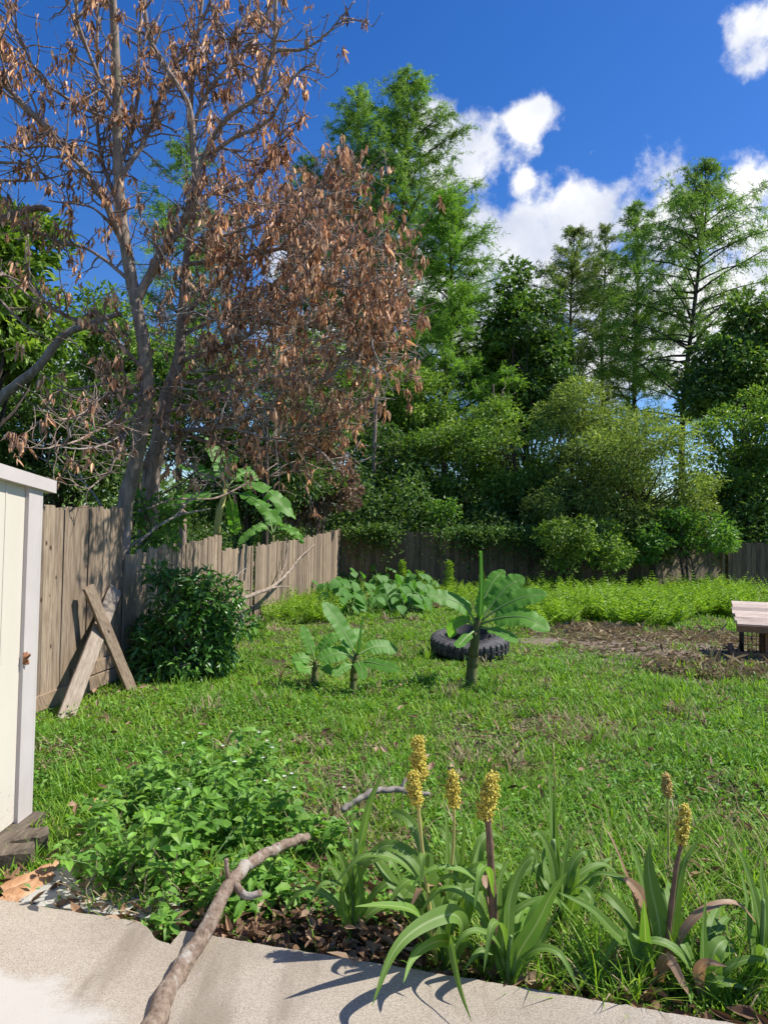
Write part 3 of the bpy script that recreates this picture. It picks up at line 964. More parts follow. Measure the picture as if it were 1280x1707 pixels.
def bush(name, label, cat, base, spec, seed, mat, bark, leafL, leafW, nleaf, nclump=40, clump_r=.5, trunk_r=.06, fill=.35, tmpl=LEAF4, group=None, droop=.2, stems=5, crown_name='crown', lean=(0, 0)):
    """spec: list of ellipsoids (cx, cy, cz, rx, ry, rz) in world space that make up the crown envelope"""
    rs = np.random.RandomState(seed)
    base = np.asarray(base, float)
    root = thing(name, label, cat, base, group)
    vols = np.array([s[3] * s[4] * s[5] for s in spec]) ** .75
    vols = vols / vols.sum()
    cl = []
    for s, v in zip(spec, vols):
        k = max(3, int(nclump * v))
        d = rdir(rs, k)
        rad = rs.uniform(fill, 1.0, k) ** .6
        cl.append(np.array(s[:3]) + d * rad[:, None] * np.array(s[3:]) * .93)
    cl = np.vstack(cl)
    ctr = np.average([s[:3] for s in spec], axis=0, weights=vols)
    cr = clump_r * rs.uniform(.55, 1.3, len(cl))
    wt = cr ** 2; wt = wt / wt.sum()
    idx = rs.choice(len(cl), nleaf, p=wt)
    d = rdir(rs, nleaf)
    rad = rs.uniform(.15, 1, nleaf) ** .45
    flat = np.array([1.15, 1.15, .75])
    pos = cl[idx] + d * (rad * cr[idx])[:, None] * flat
    outw = norm(d + norm(pos - ctr) * .6)
    axis = norm(outw * .8 + rs.normal(size=(nleaf, 3)) * .6 + [0, 0, -droop])
    nh = norm(outw * .5 + rs.normal(size=(nleaf, 3)) * .5 + [0, 0, .8])
    ok = pos[:, 2] > .05
    pos, axis, nh = pos[ok], axis[ok], nh[ok]
    L = leafL * rs.uniform(.6, 1.3, len(pos))
    mb = MB()
    scatter(mb, tmpl, pos, axis, nh, L, leafW * L / leafL * rs.uniform(.8, 1.2, len(pos)))
    mb.build(crown_name, mat, root, smooth=False)
    wb = MB()
    top = cl[np.argsort(-cl[:, 2])]
    order = rs.permutation(len(cl))[:max(10, int(len(cl) * .7))]
    bases = [base + np.array([rs.normal() * .12 * (stems > 1), rs.normal() * .12 * (stems > 1), -.1]) for _ in range(stems)]
    forks = []
    for k in range(stems):
        tgt = ctr + (cl[rs.randint(len(cl))] - ctr) * .45
        mid = (bases[k] * .5 + tgt * .5) + rs.normal(size=3) * .12 * np.linalg.norm(tgt - bases[k]) * .5
        mid[:2] = mid[:2] * .5 + bases[k][:2] * .5
        pth = catmull([bases[k], mid, tgt], 12)
        wb.tube(pth, np.linspace(trunk_r, trunk_r * .45, 12), 7, rough=.1, rs=rs)
        forks.append(pth)
    for i in order:
        f = forks[rs.randint(len(forks))]
        a = f[rs.randint(4, 12)]
        mid = (a + cl[i]) / 2 + rs.normal(size=3) * .1 * np.linalg.norm(cl[i] - a)
        n = 7
        wb.tube(catmull([a, mid, cl[i]], n), np.linspace(trunk_r * .32, max(.006, trunk_r * .08), n), 5)
    wb.build('trunk', bark, root)
    return root


def cypress(label, base, height, z0, hw, seed, mat, nb=90, lean=(0, 0), sag=.25, dens=1.0, profile='cone', gapz=0.0, trunk_r=.16, droop=0.0):
    rs = np.random.RandomState(seed)
    base = np.asarray(base, float)
    root = thing('cypress_tree', label, 'tree', base)
    n = 16
    f = np.linspace(0, 1, n)
    tr = np.stack([base[0] + lean[0] * f ** 1.6 + .12 * np.sin(f * 9 + seed), base[1] + lean[1] * f ** 1.6 + .1 * np.cos(f * 7 + seed), base[2] - .2 + (height + .2) * f], -1)
    wb = MB()
    wb.tube(tr, trunk_r * (1 - f) ** .8 + .02, 9, rough=.08, rs=rs)
    mb = MB()
    hs = z0 + (height - z0) * rs.uniform(0, 1, nb) ** .9
    hs = np.sort(hs)
    az0 = rs.uniform(0, 7)
    allp, alla, alln, allL = [], [], [], []
    for k, h in enumerate(hs):
        g = (h - z0) / (height - z0)
        if profile == 'cone': pr = (1 - g) ** .62 * (.6 + .4 * min(1, g * 4 + .3))
        elif profile == 'column': pr = (1 - g ** 3.0) * .9 * (.6 + .4 * min(1, g * 3))
        else: pr = math.sin(math.pi * min(1, .22 + g * .8)) ** .8
        Lb = hw * (pr * rs.uniform(.6, 1.75) + .10)
        az = az0 + k * 2.399 + rs.normal() * .4
        p0 = np.array([np.interp(h + base[2], tr[:, 2], tr[:, i]) for i in range(3)])
        up = rs.uniform(.15, .7) + .5 * g
        pts = [p0]
        dv = norm([math.cos(az), math.sin(az), up])
        m = 6
        for j in range(m):
            dv = norm(dv + np.array([0, 0, -sag / m * 2]) + rs.normal(size=3) * .08)
            pts.append(pts[-1] + dv * Lb / m)
        pts = np.array(pts)
        wb.tube(pts, np.linspace(.018 + .008 * Lb, .006, m + 1), 5)
        # branchlets
        nbl = max(4, int(dens * (5 + Lb * 6.0)))
        s = rs.uniform(.12, 1.0, nbl) ** .8 * m
        i = np.minimum(s.astype(int), m - 1); fr = (s - i)[:, None]
        o = pts[i] * (1 - fr) + pts[i + 1] * fr
        bd = norm(norm(pts[i + 1] - pts[i]) * .7 + rs.normal(size=(nbl, 3)) * .65 + [0, 0, .05 - droop])
        bl = rs.uniform(.3, .95, nbl) * (.4 + .3 * min(Lb, 2.2))
        nn = 22
        u = np.linspace(.1, 1, nn)
        q = o[:, None] + bd[:, None] * (u[None, :, None] * bl[:, None, None]) - np.array([0, 0, 1]) * ((u ** 2)[None, :, None] * bl[:, None, None] * (.22 + droop))
        q = q + rs.normal(size=q.shape) * .035
        ax = norm(bd[:, None] * .5 + rs.normal(size=q.shape) * .55 + np.array([0, 0, -.12 - droop]))
        allp.append(q.reshape(-1, 3)); alla.append(ax.reshape(-1, 3))
        allL.append((rs.uniform(.10, .23, q.shape[:2]) * (1.1 - .5 * u)[None]).ravel())
    p = np.vstack(allp); a = np.vstack(alla); Ln = np.concatenate(allL)
    nh = norm(rs.normal(size=p.shape) + [0, 0, .6])
    scatter(mb, NEED, p, a, nh, Ln, Ln * rs.uniform(.13, .24, len(Ln)))
    mb.build('crown', mat, root, smooth=False)
    wb.build('trunk', M['darkbark'], root)
    return root


def hz(py, px, d):
    return P(px, py, d)[2]


def build_background_trees():
    gz = 0.0
    def base(px, d): p = P(px, 900, d); return np.array([p[0], p[1], 0])
    def sc(d): return d / F_PX
    C = [  # px, top y, crown-bottom y, half width px, d, material, label, kwargs
        (664, 128, 760, 150, 36, 'cypress', 'tallest dark green cypress, its feathery top standing left of the small cloud', dict(nb=230, profile='cone', dens=1.3, droop=.08)),
        (582, 150, 700, 105, 38, 'cypress', 'tall cypress close behind the dead brown tree, just left of the tallest one', dict(nb=150, profile='cone', dens=1.2)),
        (742, 322, 790, 112, 31, 'cypress_bright', 'bright green cypress with airy level branches, right of the tallest cypress', dict(nb=150, dens=1.25)),
        (300, 225, 760, 95, 33, 'cypress', 'cypress seen through the bare middle of the dead tree', dict(nb=120, profile='column')),
        (500, 262, 720, 70, 37, 'cypress', 'dark cypress top poking out above the dead brown leaves', dict(nb=110)),
        (950, 384, 760, 84, 40, 'cypress_olive', 'olive tinted cypress with several thin trunks behind the dark leafy tree', dict(nb=115, profile='column', dens=1.1)),
        (1003, 378, 760, 66, 42, 'cypress_olive', 'slim yellowish cypress in the gap between the olive and the darker one', dict(nb=90, profile='column')),
        (1058, 348, 760, 86, 38, 'cypress', 'dark cypress left of the leaning airy one at the right', dict(nb=120, dens=1.1)),
        (1130, 268, 740, 118, 34, 'cypress', 'airy leaning cypress with drooping tips standing against the white cloud bank', dict(nb=135, profile='round', lean=(1.35, 0), dens=1.15, droop=.2)),
        (820, 560, 800, 70, 33, 'cypress_bright', 'short light green cypress below the bright one, beside the dark leafy tree', dict(nb=90)),
    ]
    for i, (px, ty, by, hw, d, m, lab, kw) in enumerate(C):
        cypress(lab, base(px, d), hz(ty, px, d), max(1.2, hz(by, px, d)), hw * sc(d), 100 + i, M[m], **kw)

    def ell(px, py, rx, ry, d, depth=None):
        c = P(px, py, d); s = sc(d)
        return (c[0], c[1], c[2], rx * s, (depth if depth else rx * s), ry * s)
    # name, label, cat, base px, d, ellipsoids, material, leaf L, W, count, clumps, clump_r
    B = [
        ('broadleaf_tree', 'dark glossy broadleaf tree rising in the middle, left of the olive cypresses', 'tree', 880, 31,
         [(862, 480, 28, 40), (880, 560, 62, 75), (845, 610, 45, 60), (925, 600, 40, 60), (870, 680, 70, 50)], 'broad_dark', .24, .15, 15000, 90, .62, .14, 1),
        ('broadleaf_tree', 'dark broadleaf tree at the right edge below the cloud bank', 'tree', 1240, 29,
         [(1255, 545, 40, 45), (1220, 620, 70, 60), (1290, 620, 60, 80), (1180, 660, 45, 40)], 'broad_dark', .24, .15, 13000, 80, .62, .14, 1),
        ('broadleaf_tree', 'feathery light green tree low in the middle, behind the dead tree lobe', 'tree', 700, 28,
         [(690, 670, 75, 60), (760, 700, 55, 50), (640, 700, 45, 60)], 'broad_mid', .18, .07, 13000, 80, .55, .12, 2),
        ('bush', 'dark green bush over the back fence, left of the thick middle clump', 'bush', 650, 25.6,
         [(650, 790, 75, 85), (610, 830, 45, 60)], 'broad_dark', .16, .08, 11000, 75, .5, .07, 4),
        ('bush', 'thick dark bush hanging over the middle of the back fence', 'bush', 755, 25,
         [(750, 780, 75, 90), (800, 820, 60, 65), (720, 840, 55, 45)], 'broad_mid', .16, .075, 13000, 85, .5, .08, 4),
        ('bush', 'deep green bush between the middle clump and the olive willow', 'bush', 855, 24.4,
         [(850, 770, 70, 85), (890, 830, 55, 60), (835, 700, 45, 40)], 'broad_mid', .15, .065, 12000, 80, .48, .08, 4),
        ('willow_bush', 'tall olive green bush, the upper one of the pale pair right of centre', 'bush', 975, 24,
         [(975, 690, 75, 60), (930, 740, 55, 50), (1010, 750, 50, 60), (960, 800, 60, 60)], 'olive', .16, .05, 13000, 85, .48, .08, 4),
        ('willow_bush', 'wide olive willow-like bush bulging forward over the back fence', 'bush', 1080, 21.8,
         [(1070, 760, 105, 70), (1120, 820, 80, 65), (1010, 820, 75, 60), (1050, 875, 85, 42), (945, 855, 55, 48), (1130, 880, 60, 36), (985, 890, 45, 32)], 'olive', .15, .045, 26000, 150, .44, .08, 5),
        ('bush', 'dense green bush at the right end behind the fence', 'bush', 1235, 24,
         [(1235, 720, 65, 75), (1215, 800, 60, 60), (1270, 850, 60, 60), (1300, 740, 50, 80)], 'broad_mid', .16, .08, 14000, 85, .5, .08, 4),
        ('bush', 'leafy sprays with yellowish tips drooping over the sunlit fence boards', 'bush', 1150, 20.6,
         [(1115, 885, 60, 38), (1170, 890, 55, 36), (1205, 890, 30, 24), (1075, 900, 40, 36)], 'bright', .15, .07, 4300, 44, .32, .04, 3),
        ('young_tree', 'small slanting sapling with pale leaves in front of the dark back fence', 'tree', 938, 19.6,
         [(955, 892, 60, 38), (925, 925, 34, 36), (1000, 905, 45, 40), (1040, 925, 30, 24)], 'broad_mid', .13, .06, 4200, 46, .3, .035, 2),
        ('bush', 'light leafy spray climbing the dark fence left of the tall banana', 'bush', 728, 22.5,
         [(735, 850, 26, 22), (705, 900, 14, 18), (716, 925, 10, 16)], 'bright', .13, .07, 900, 16, .26, .03, 2),
        # left side
        ('broadleaf_tree', 'dark leaved tree at the left edge with shiny leaves and a thick grey limb', 'tree', -60, 10.5,
         [(10, 420, 75, 90), (-30, 520, 100, 120), (40, 570, 60, 70), (-60, 370, 70, 50)], 'broad_mid', .19, .075, 8000, 90, .3, .12, 1),
        ('bush', 'dark green thicket behind the tall fence at the left', 'bush', 95, 13,
         [(80, 720, 110, 100), (170, 690, 80, 90), (20, 640, 80, 70), (140, 800, 90, 50)], 'broad_dark', .13, .055, 14000, 100, .34, .06, 5),
        ('broadleaf_tree', 'feathery green tree behind the twin trunks of the dead tree', 'tree', 215, 17,
         [(190, 560, 90, 70), (260, 640, 90, 80), (140, 620, 60, 60), (330, 600, 70, 70)], 'broad_mid', .16, .06, 13000, 90, .42, .1, 2),
        ('bush', 'dark undergrowth behind the fallen banana leaves', 'bush', 400, 19,
         [(340, 720, 100, 90), (430, 680, 90, 90), (420, 800, 110, 80), (520, 740, 80, 100)], 'broad_dark', .17, .075, 15000, 100, .5, .07, 5),
        ('bush', 'green bush seen under the low limbs of the dead tree', 'bush', 520, 27,
         [(500, 640, 90, 80), (560, 720, 90, 110), (450, 760, 80, 90), (590, 620, 70, 60)], 'broad_mid', .2, .09, 12000, 90, .65, .09, 4),
        ('bush', 'broad-leaved low bush with bright leaves just behind the step in the fence', 'bush', 228, 9.3,
         [(232, 850, 24, 34), (250, 890, 34, 24), (285, 850, 30, 26)], 'bright', .16, .06, 330, 26, .14, .02, 3),
    ]
    for i, (nm, lab, cat, px, d, els, m, L, Wd, cnt, ncl, cr, tr, st) in enumerate(B):
        spec = [ell(x, y, rx, ry, d + (0 if j == 0 else ((j * 37) % 5 - 2) * .3)) for j, (x, y, rx, ry) in enumerate(els)]
        bush(nm, lab, cat, base(px, d), spec, 200 + i, M[m], M['darkbark'], L, Wd, cnt, ncl, cr, tr, stems=st)
    # dead brown shrub in the corner
    spec = [ell(*e, 20.5) for e in ((530, 780, 55, 60), (500, 830, 45, 45), (565, 820, 35, 45), (515, 730, 35, 35))]
    bush('dead_shrub', 'shrub of small dry brown leaves piled over the fence corner', 'bush', base(530, 21.5), spec, 260, M['deadleaf_small'], M['deadbark'], .12, .055, 8500, 70, .3, .04, stems=4, droop=.7, tmpl=DEADLEAF)
    # bare trunks standing in the back
    for k, (px, top, bot, d, r, lab) in enumerate(((626, 600, 890, 24.5, .10, 'thin bare trunk rising behind the dark corner of the back fence'),
                                                   (440, 700, 900, 16, .08, 'dark slim trunk between the banana leaves and the dead shrub'),
                                                   (818, 640, 890, 27, .07, 'slender grey trunk in the middle of the back thicket'),
                                                   (833, 650, 890, 27.5, .05, 'thinnest bare stem beside the slender grey trunk'))):
        rs = np.random.RandomState(300 + k)
        a, b = P(px, bot, d), P(px + 4, top, d)
        a[2] = -.1
        pts = catmull([a, (a + b) / 2 + rs.normal(size=3) * .06, b], 14)
        root = thing('bare_tree', lab, 'tree', a)
        mb = MB(); mb.tube(pts, np.linspace(r, r * .5, 14), 8, rough=.08, rs=rs)
        mb.build('trunk', M['darkbark'] if k != 0 else M['deadbark'], root)
        mb = MB()
        for j in range(9):
            o = pts[rs.randint(7, 14)]
            mb.tube(wander(rs, o, norm([rs.normal(), rs.normal() * .4, .4]), rs.uniform(.5, 1.3), 5, .25), np.linspace(r * .25, .006, 6), 5)
        mb.build('twigs', M['deadbark'], root)
    # short broken post behind the low fence
    a = P(308, 905, 10.6); a[2] = 0
    t = P(305, 848, 10.6)
    mb = MB(); rs = np.random.RandomState(9)
    mb.tube(np.linspace(a, t, 8), .055, 9, rough=.08, rs=rs)
    mb.tube([t, t + [.01, 0, .05], t + [-.01, 0, .09]], [.05, .03, .008], 7)
    tag(mb.build('broken_post', M['deadbark'], loc=a), 'snapped brown post standing just behind the low sloping fence', 'post')


build_background_trees()


def build_far_woods():
    rs = np.random.RandomState(350)
    mb = MB()
    for (d0, top, cnt) in ((44, 6.0, 30000), (60, 9.0, 30000)):
        x = rs.uniform(-45, 50, cnt) * d0 / 44
        hmax = top * (.72 + .2 * np.sin(x * .31 + d0) + .12 * np.sin(x * .83 + 1) + .08 * np.sin(x * 2.1))
        z = hmax * rs.uniform(0, 1, cnt) ** .8
        y = d0 + rs.uniform(-2.5, 2.5, cnt) + .6 * np.sin(x * 1.3)
        p = np.stack([x, y, z], -1)
        ax = norm(rs.normal(size=(cnt, 3)) + [0, -.3, 0])
        L = rs.uniform(.25, .55, cnt)
        scatter(mb, LEAF4, p, ax, norm(rs.normal(size=(cnt, 3)) * .6 + [0, -.4, 1]), L, L * .5)
    tag(mb.build('far_woods', M['broad_mid'], smooth=False), 'distant green woods beyond the trees', kind='stuff')


build_far_woods()


def build_undergrowth():
    rs = np.random.RandomState(360)
    mb = MB()
    L_ = np.linalg.norm((RIGHT_END - CORNER)[:2])
    n = 70000
    s_ = rs.uniform(-.3, 1, n) * L_
    off = rs.uniform(.3, 3.0, n)
    top = (2.7 + .5 * off) * (.85 + .2 * np.sin(s_ * 1.1) + .12 * np.sin(s_ * 2.9 + 1))
    p = CORNER + BDIR * s_[:, None] - BN * off[:, None]
    p[:, 2] = top * rs.uniform(.1, 1, n)
    n2 = 26000
    t_ = rs.uniform(fence_t(100, 900), fence_t(566, 960) + 1, n2)
    off2 = rs.uniform(.9, 2.6, n2)
    top2 = (1.15 + .35 * off2) * (.8 + .25 * np.sin(t_ * 1.7) + .15 * np.sin(t_ * 4.1))
    p2 = FA + FDIR * t_[:, None] - FN * off2[:, None]
    p2[:, 2] = top2 * rs.uniform(.05, 1, n2)
    ok = np.hypot(p2[:, 0] - P(370, 900, 12.2)[0], p2[:, 1] - 12.2) > .9
    # sprays spilling over the boards of the back fence
    n3 = 9000
    c3 = rs.uniform(0, .40, 34) * L_
    id3 = rs.randint(0, 34, n3)
    s3 = c3[id3] + rs.normal(size=n3) * (.18 + .3 * rs.uniform(0, 1, 34))[id3]
    p3 = CORNER + BDIR * s3[:, None] + BN * (rs.normal(size=n3) * .14 + .12)[:, None]
    p3[:, 2] = 1.75 - rs.gamma(1.5, .17, n3) * rs.uniform(.4, 1.7, 34)[id3] + .25 * rs.rand(n3)
    for q, L0 in ((p, .17), (p2[ok], .10), (p3[p3[:, 2] > .1], .12)):
        k = len(q)
        L = L0 * rs.uniform(.6, 1.3, k)
        scatter(mb, LEAF4, q, norm(rs.normal(size=(k, 3)) + [0, -.2, -.2]), norm(rs.normal(size=(k, 3)) * .6 + [.2, -.3, .8]), L, L * .45)
    tag(mb.build('undergrowth', M['broad_dark'], smooth=False), 'dark tangled undergrowth behind the fences', kind='stuff')


build_undergrowth()

# ------------------------------------------------------------------ the dead tree


def build_dead_tree():
    rs = np.random.RandomState(77)
    D = 8.9
    fpx = lambda d: d / F_PX
    b = P(207, 900, D); b = np.array([b[0], b[1], 0.0])
    b2 = P(250, 900, 9.7)
    root = thing('dead_tree', 'big dead tree with twin trunks and hanging dry brown leaves behind the left fence', 'tree', b)
    tm, wm, lm = MB(), MB(), MB()
    tA = [(200, 960, D), (206, 868, D), (226, 770, D), (243, 660, D), (240, 580, D), (222, 480, D), (205, 380, D), (197, 280, D), (195, 150, D - .1), (188, 0, D - .2), (180, -110, D - .3)]
    pA = np.array([P(*q) for q in tA]); pA[0, 2] = -.2
    cA = catmull(pA, 60)
    tm.tube(cA, np.interp(np.linspace(0, 1, 60), [0, .3, .6, .85, 1], np.array([14, 11.5, 9.5, 7, 4]) * fpx(D)), 12, rough=.07, rs=rs)
    tB = [(240, 960, 9.7), (250, 820, 9.7), (264, 740, 9.7), (279, 660, 9.65), (298, 600, 9.6), (303, 520, 9.6), (312, 420, 9.5), (326, 320, 9.5), (318, 200, 9.4), (326, 90, 9.3), (345, -60, 9.2)]
    pB = np.array([P(*q) for q in tB]); pB[0, 2] = -.2
    cB = catmull(pB, 60)
    tB_ = MB()
    tB_.tube(cB, np.interp(np.linspace(0, 1, 60), [0, .3, .55, .85, 1], np.array([17, 12.5, 6, 3.5, 2]) * fpx(9.6)), 12, rough=.07, rs=rs)
    tm.build('trunk', M['mossbark'], root)
    tB_.build('trunk', M['deadbark'], root)
    # limbs: polyline px, start depth, end depth, radius px start/end, leaf density
    LB = [
        ([(205, 405), (180, 345), (130, 270), (70, 205), (0, 130), (-70, 60)], 8.9, 8.0, 9, 5, .9),
        ([(199, 295), (235, 240), (262, 170), (285, 110), (330, 40), (360, -60)], 8.9, 9.6, 7, 3, .6),
        ([(194, 185), (150, 100), (125, 40), (118, -60)], 8.8, 8.3, 5, 3, .8),
        ([(228, 500), (262, 430), (300, 375), (322, 330), (325, 260), (315, 175), (270, 100), (245, 45), (238, -50)], 8.9, 8.4, 11, 4, .5),
        ([(322, 332), (338, 262), (375, 200), (430, 160), (450, 110), (462, 70), (466, -60)], 8.6, 8.0, 6, 4, .35),
        ([(462, 82), (510, 81), (545, 62), (592, 4)], 8.1, 7.9, 4, 1.6, .0),
        ([(338, 262), (400, 226), (448, 200), (470, 155), (492, 120), (520, 104), (532, 112)], 8.6, 8.0, 5, 1.3, .2),
        ([(262, 705), (310, 716), (360, 712), (420, 690), (480, 655), (550, 628), (600, 560), (640, 540)], 9.6, 8.0, 7.5, 2.5, .7),
        ([(268, 700), (330, 728), (375, 738), (440, 726), (520, 738), (560, 770)], 9.6, 8.9, 6, 2.5, .6),
        ([(296, 605), (400, 562), (480, 505), (560, 472), (625, 455)], 9.6, 8.0, 6, 2, 1.05),
        ([(303, 530), (380, 450), (450, 400), (530, 350), (580, 325)], 9.6, 9.2, 6, 2, 1.05),
        ([(312, 425), (400, 362), (480, 330), (540, 312), (575, 335)], 9.5, 8.8, 5, 2, .95),
        ([(290, 640), (420, 620), (540, 600), (620, 592), (650, 570)], 9.6, 8.2, 5.5, 2, .9),
        ([(300, 560), (420, 500), (520, 430), (600, 400), (640, 420)], 9.6, 10.2, 5.5, 2, 1.1),
        ([(302, 520), (400, 530), (500, 540), (590, 520), (645, 500)], 9.6, 8.0, 5, 2, 1.05),
        ([(310, 440), (420, 430), (520, 410), (585, 425)], 9.5, 7.7, 5, 2, 1.05),
        ([(285, 380), (340, 400), (450, 368), (500, 372)], 8.7, 8.2, 4, 2, 1.2),
        ([(197, 300), (225, 180), (230, 80), (237, -50)], 8.9, 9.5, 5, 2.5, .6),
        ([(205, 360), (168, 250), (160, 120), (168, -40)], 8.9, 9.4, 5.5, 2.5, .7),
        ([(318, 230), (345, 150), (400, 90), (440, 30), (455, -40)], 9.4, 9.0, 5, 2, .7),
        ([(326, 330), (420, 300), (465, 235), (480, 180)], 9.5, 9.1, 4.5, 2, .8),
        ([(241, 620), (185, 560), (100, 520), (40, 470), (-20, 440)], 8.9, 8.2, 5, 2, .8),
        ([(220, 470), (150, 420), (80, 400), (10, 360)], 8.9, 9.4, 4.5, 1.8, .7),
        ([(205, 400), (160, 350), (82, 336)], 8.9, 8.4, 3.5, 1.5, .2),
        ([(195, 200), (120, 170), (60, 120), (20, 30), (0, -40)], 8.8, 8.1, 4, 2, .9),
        ([(150, 290), (90, 240), (20, 240), (-40, 230)], 8.4, 8.0, 4, 2, .9),
        ([(243, 660), (180, 640), (120, 655), (70, 625)], 8.9, 8.5, 4, 1.2, .5),
        ([(232, 745), (170, 745), (120, 690), (60, 680)], 8.9, 8.6, 3, 1, .1),
        ([(270, 690), (360, 660), (450, 640), (520, 660), (590, 690)], 9.6, 9.8, 5, 1.6, .8),
        ([(340, 715), (400, 760), (455, 750), (500, 790)], 9.3, 9.0, 3, 1.2, .7),
        ([(345, -20), (370, 60), (400, 40), (430, -40)], 9.2, 9.2, 4, 2, .9),
        ([(262, 170), (310, 120), (380, 100), (440, 110)], 9.1, 9.5, 4, 1.5, .9),
        ([(325, 260), (380, 250), (420, 270), (460, 250)], 8.7, 9.2, 3.5, 1.5, .9),
        ([(240, 650), (190, 700), (130, 735), (70, 750)], 8.9, 6.6, 3.5, 1.5, .3),
        ([(243, 660), (215, 715), (185, 780), (150, 815)], 8.9, 6.9, 3.5, 1.5, .3),
        ([(250, 690), (290, 750), (325, 790), (350, 800)], 9.6, 8.0, 3.5, 1.5, .4),
        ([(235, 640), (180, 660), (140, 690), (90, 700)], 8.9, 6.9, 3.5, 1.5, .4),
        ([(600, 560), (625, 610), (640, 660)], 8.8, 8.8, 2, 1, .9),
        ([(560, 472), (640, 480), (665, 515)], 9.2, 9.4, 2, 1, 1.0),
        ([(420, 690), (470, 720), (540, 715), (610, 660)], 8.9, 8.6, 3, 1, .6),
    ]
    twig_o, leafp = [], []
    for (poly, d0, d1, r0, r1, dens) in LB:
        k = len(poly)
        dd = np.linspace(d0, d1, k)
        pts = np.array([P(x, y, dd[i]) for i, (x, y) in enumerate(poly)])
        n = 8 * k
        c = catmull(pts, n)
        c[2:] += np.cumsum(rs.normal(size=(n - 2, 3)) * .004, axis=0)
        rad = np.linspace(r0, r1, n) * fpx(d0) * .72
        wm.tube(c, rad, 8, rough=.08, rs=rs)
        seglen = np.linalg.norm(np.diff(c, axis=0), axis=1).sum()
        nt = int(seglen * (7 + 8 * dens))
        for _ in range(nt):
            i = rs.randint(int(n * .12), n)
            t = norm(c[min(i + 1, n - 1)] - c[max(i - 1, 0)])
            dv = norm(t * .55 + rs.normal(size=3) * [.75, .7, .55] + [0, 0, max(.28 - .3 * max(0, dens - .75), .0)])
            ln = rs.uniform(.25, .85) * (.65 + .35 * (dens > .5))
            tw = wander(rs, c[i], dv, ln, 6, .24, .05)
            wm.tube(tw, np.linspace(min(.014, rad[i] * .7), .005, 7), 5)
            for _2 in range(rs.randint(1, 4)):
                j = rs.randint(2, 7)
                dv2 = norm(tw[j] - tw[j - 1] + rs.normal(size=3) * .8)
                tw2 = wander(rs, tw[j], dv2, rs.uniform(.12, .4), 4, .25, .08)
                wm.tube(tw2, np.linspace(.006, .0028, 5), 4)
                twig_o.append((tw2[-1], dens)); twig_o.append((tw2[2], dens * .7))
            twig_o.append((tw[-1], dens)); twig_o.append((tw[4], dens * .6)); twig_o.append((tw[3], dens * .4))
    fm = MB()
    for _ in range(420):
        px, py = rs.uniform(230, 650), rs.uniform(300, 735)
        if ((px - 445) / 205) ** 2 + ((py - 520) / 215) ** 2 > 1: continue
        o = P(px, py, rs.uniform(7.8, 10.3))
        a = rs.uniform(-.6, 1.0) if rs.rand() < .75 else rs.uniform(-3, 3)
        tw = wander(rs, o, [math.cos(a), rs.normal() * .4, math.sin(a) * .8], rs.uniform(.35, 1.0), 9, .20, .03)
        fm.tube(tw, np.linspace(.0085, .003, 10), 5)
        for _2 in range(3):
            j = rs.randint(2, 9)
            t2 = wander(rs, tw[j], norm(tw[j] - tw[j - 1] + rs.normal(size=3) * .7), rs.uniform(.12, .4), 5, .22)
            fm.tube(t2, np.linspace(.0045, .002, 6), 4)
            twig_o.append((t2[-1], .6))
        twig_o.append((tw[-1], .8))
    fm.build('twigs', M['greybark'], root)
    wm.build('limbs', M['deadbark'], root)
    # hanging clusters of dry leaves
    ps, ax, Ls = [], [], []
    for (o, dens) in twig_o:
        if rs.rand() > .34 * (dens if dens > .86 else dens * .72) + .04: continue
        m = rs.poisson(7) + 2
        cs = rs.uniform(.5, 1.3)
        ps.append(o + rs.normal(size=(m, 3)) * [.026, .026, .045] * cs - [0, 0, .02])
        ax.append(norm(rs.normal(size=(m, 3)) * .30 + [0, 0, -1]))
        Ls.append(rs.uniform(.065, .155, m) * cs ** .6)
    ps, ax, Ls = np.vstack(ps), np.vstack(ax), np.concatenate(Ls)
    nh = norm(rs.normal(size=ps.shape) * [1, 1, .2])
    scatter(lm, DEADLEAF, ps, ax, nh, Ls, Ls * rs.uniform(.17, .32, len(Ls)), zs=Ls * .35)
    lm.build('dead_foliage', M['deadleaf'], root, smooth=False)
    print('dead leaves', len(ps))
    # thick grey limb of the tree at the left edge
    mb = MB()
    pts = catmull([P(-60, 740, 9.9), P(0, 665, 9.8), P(60, 615, 9.6), P(105, 560, 9.5), P(150, 540, 9.4), P(200, 522, 9.3)], 30)
    r2 = thing('dead_limb', 'thick grey broken limb reaching in from the left edge among the dark leaves', 'branch', pts[0])
    mb.tube(pts, np.linspace(.075, .035, 30), 10, rough=.08, rs=rs)
    mb.build('limb', M['greybark'], r2)
    mb = MB()
    mb.tube(catmull([P(-40, 385, 9.6), P(0, 366, 9.6), P(60, 346, 9.5), P(84, 350, 9.5)], 14), np.linspace(.06, .035, 14), 8, rough=.08, rs=rs)
    for (a, b_, c_) in (((0, 450), (60, 505), (150, 600)), ((-10, 300), (60, 300), (110, 290)), ((-10, 270), (50, 275), (100, 310)), ((20, 240), (60, 270), (90, 330)), ((0, 500), (40, 540), (90, 570))):
        c = catmull([P(*a, 9.6), P(*b_, 9.4), P(*c_, 9.3)], 14)
        mb.tube(c, np.linspace(.02, .008, 14), 6)
        for _ in range(10):
            mb.tube(wander(rs, c[rs.randint(14)], rdir(rs, 1)[0], rs.uniform(.15, .5), 5, .3), np.linspace(.006, .003, 6), 4)
    mb.build('branches', M['deadbark'], r2)


build_dead_tree()

# ------------------------------------------------------------------ strap leaves: bananas and sorghum


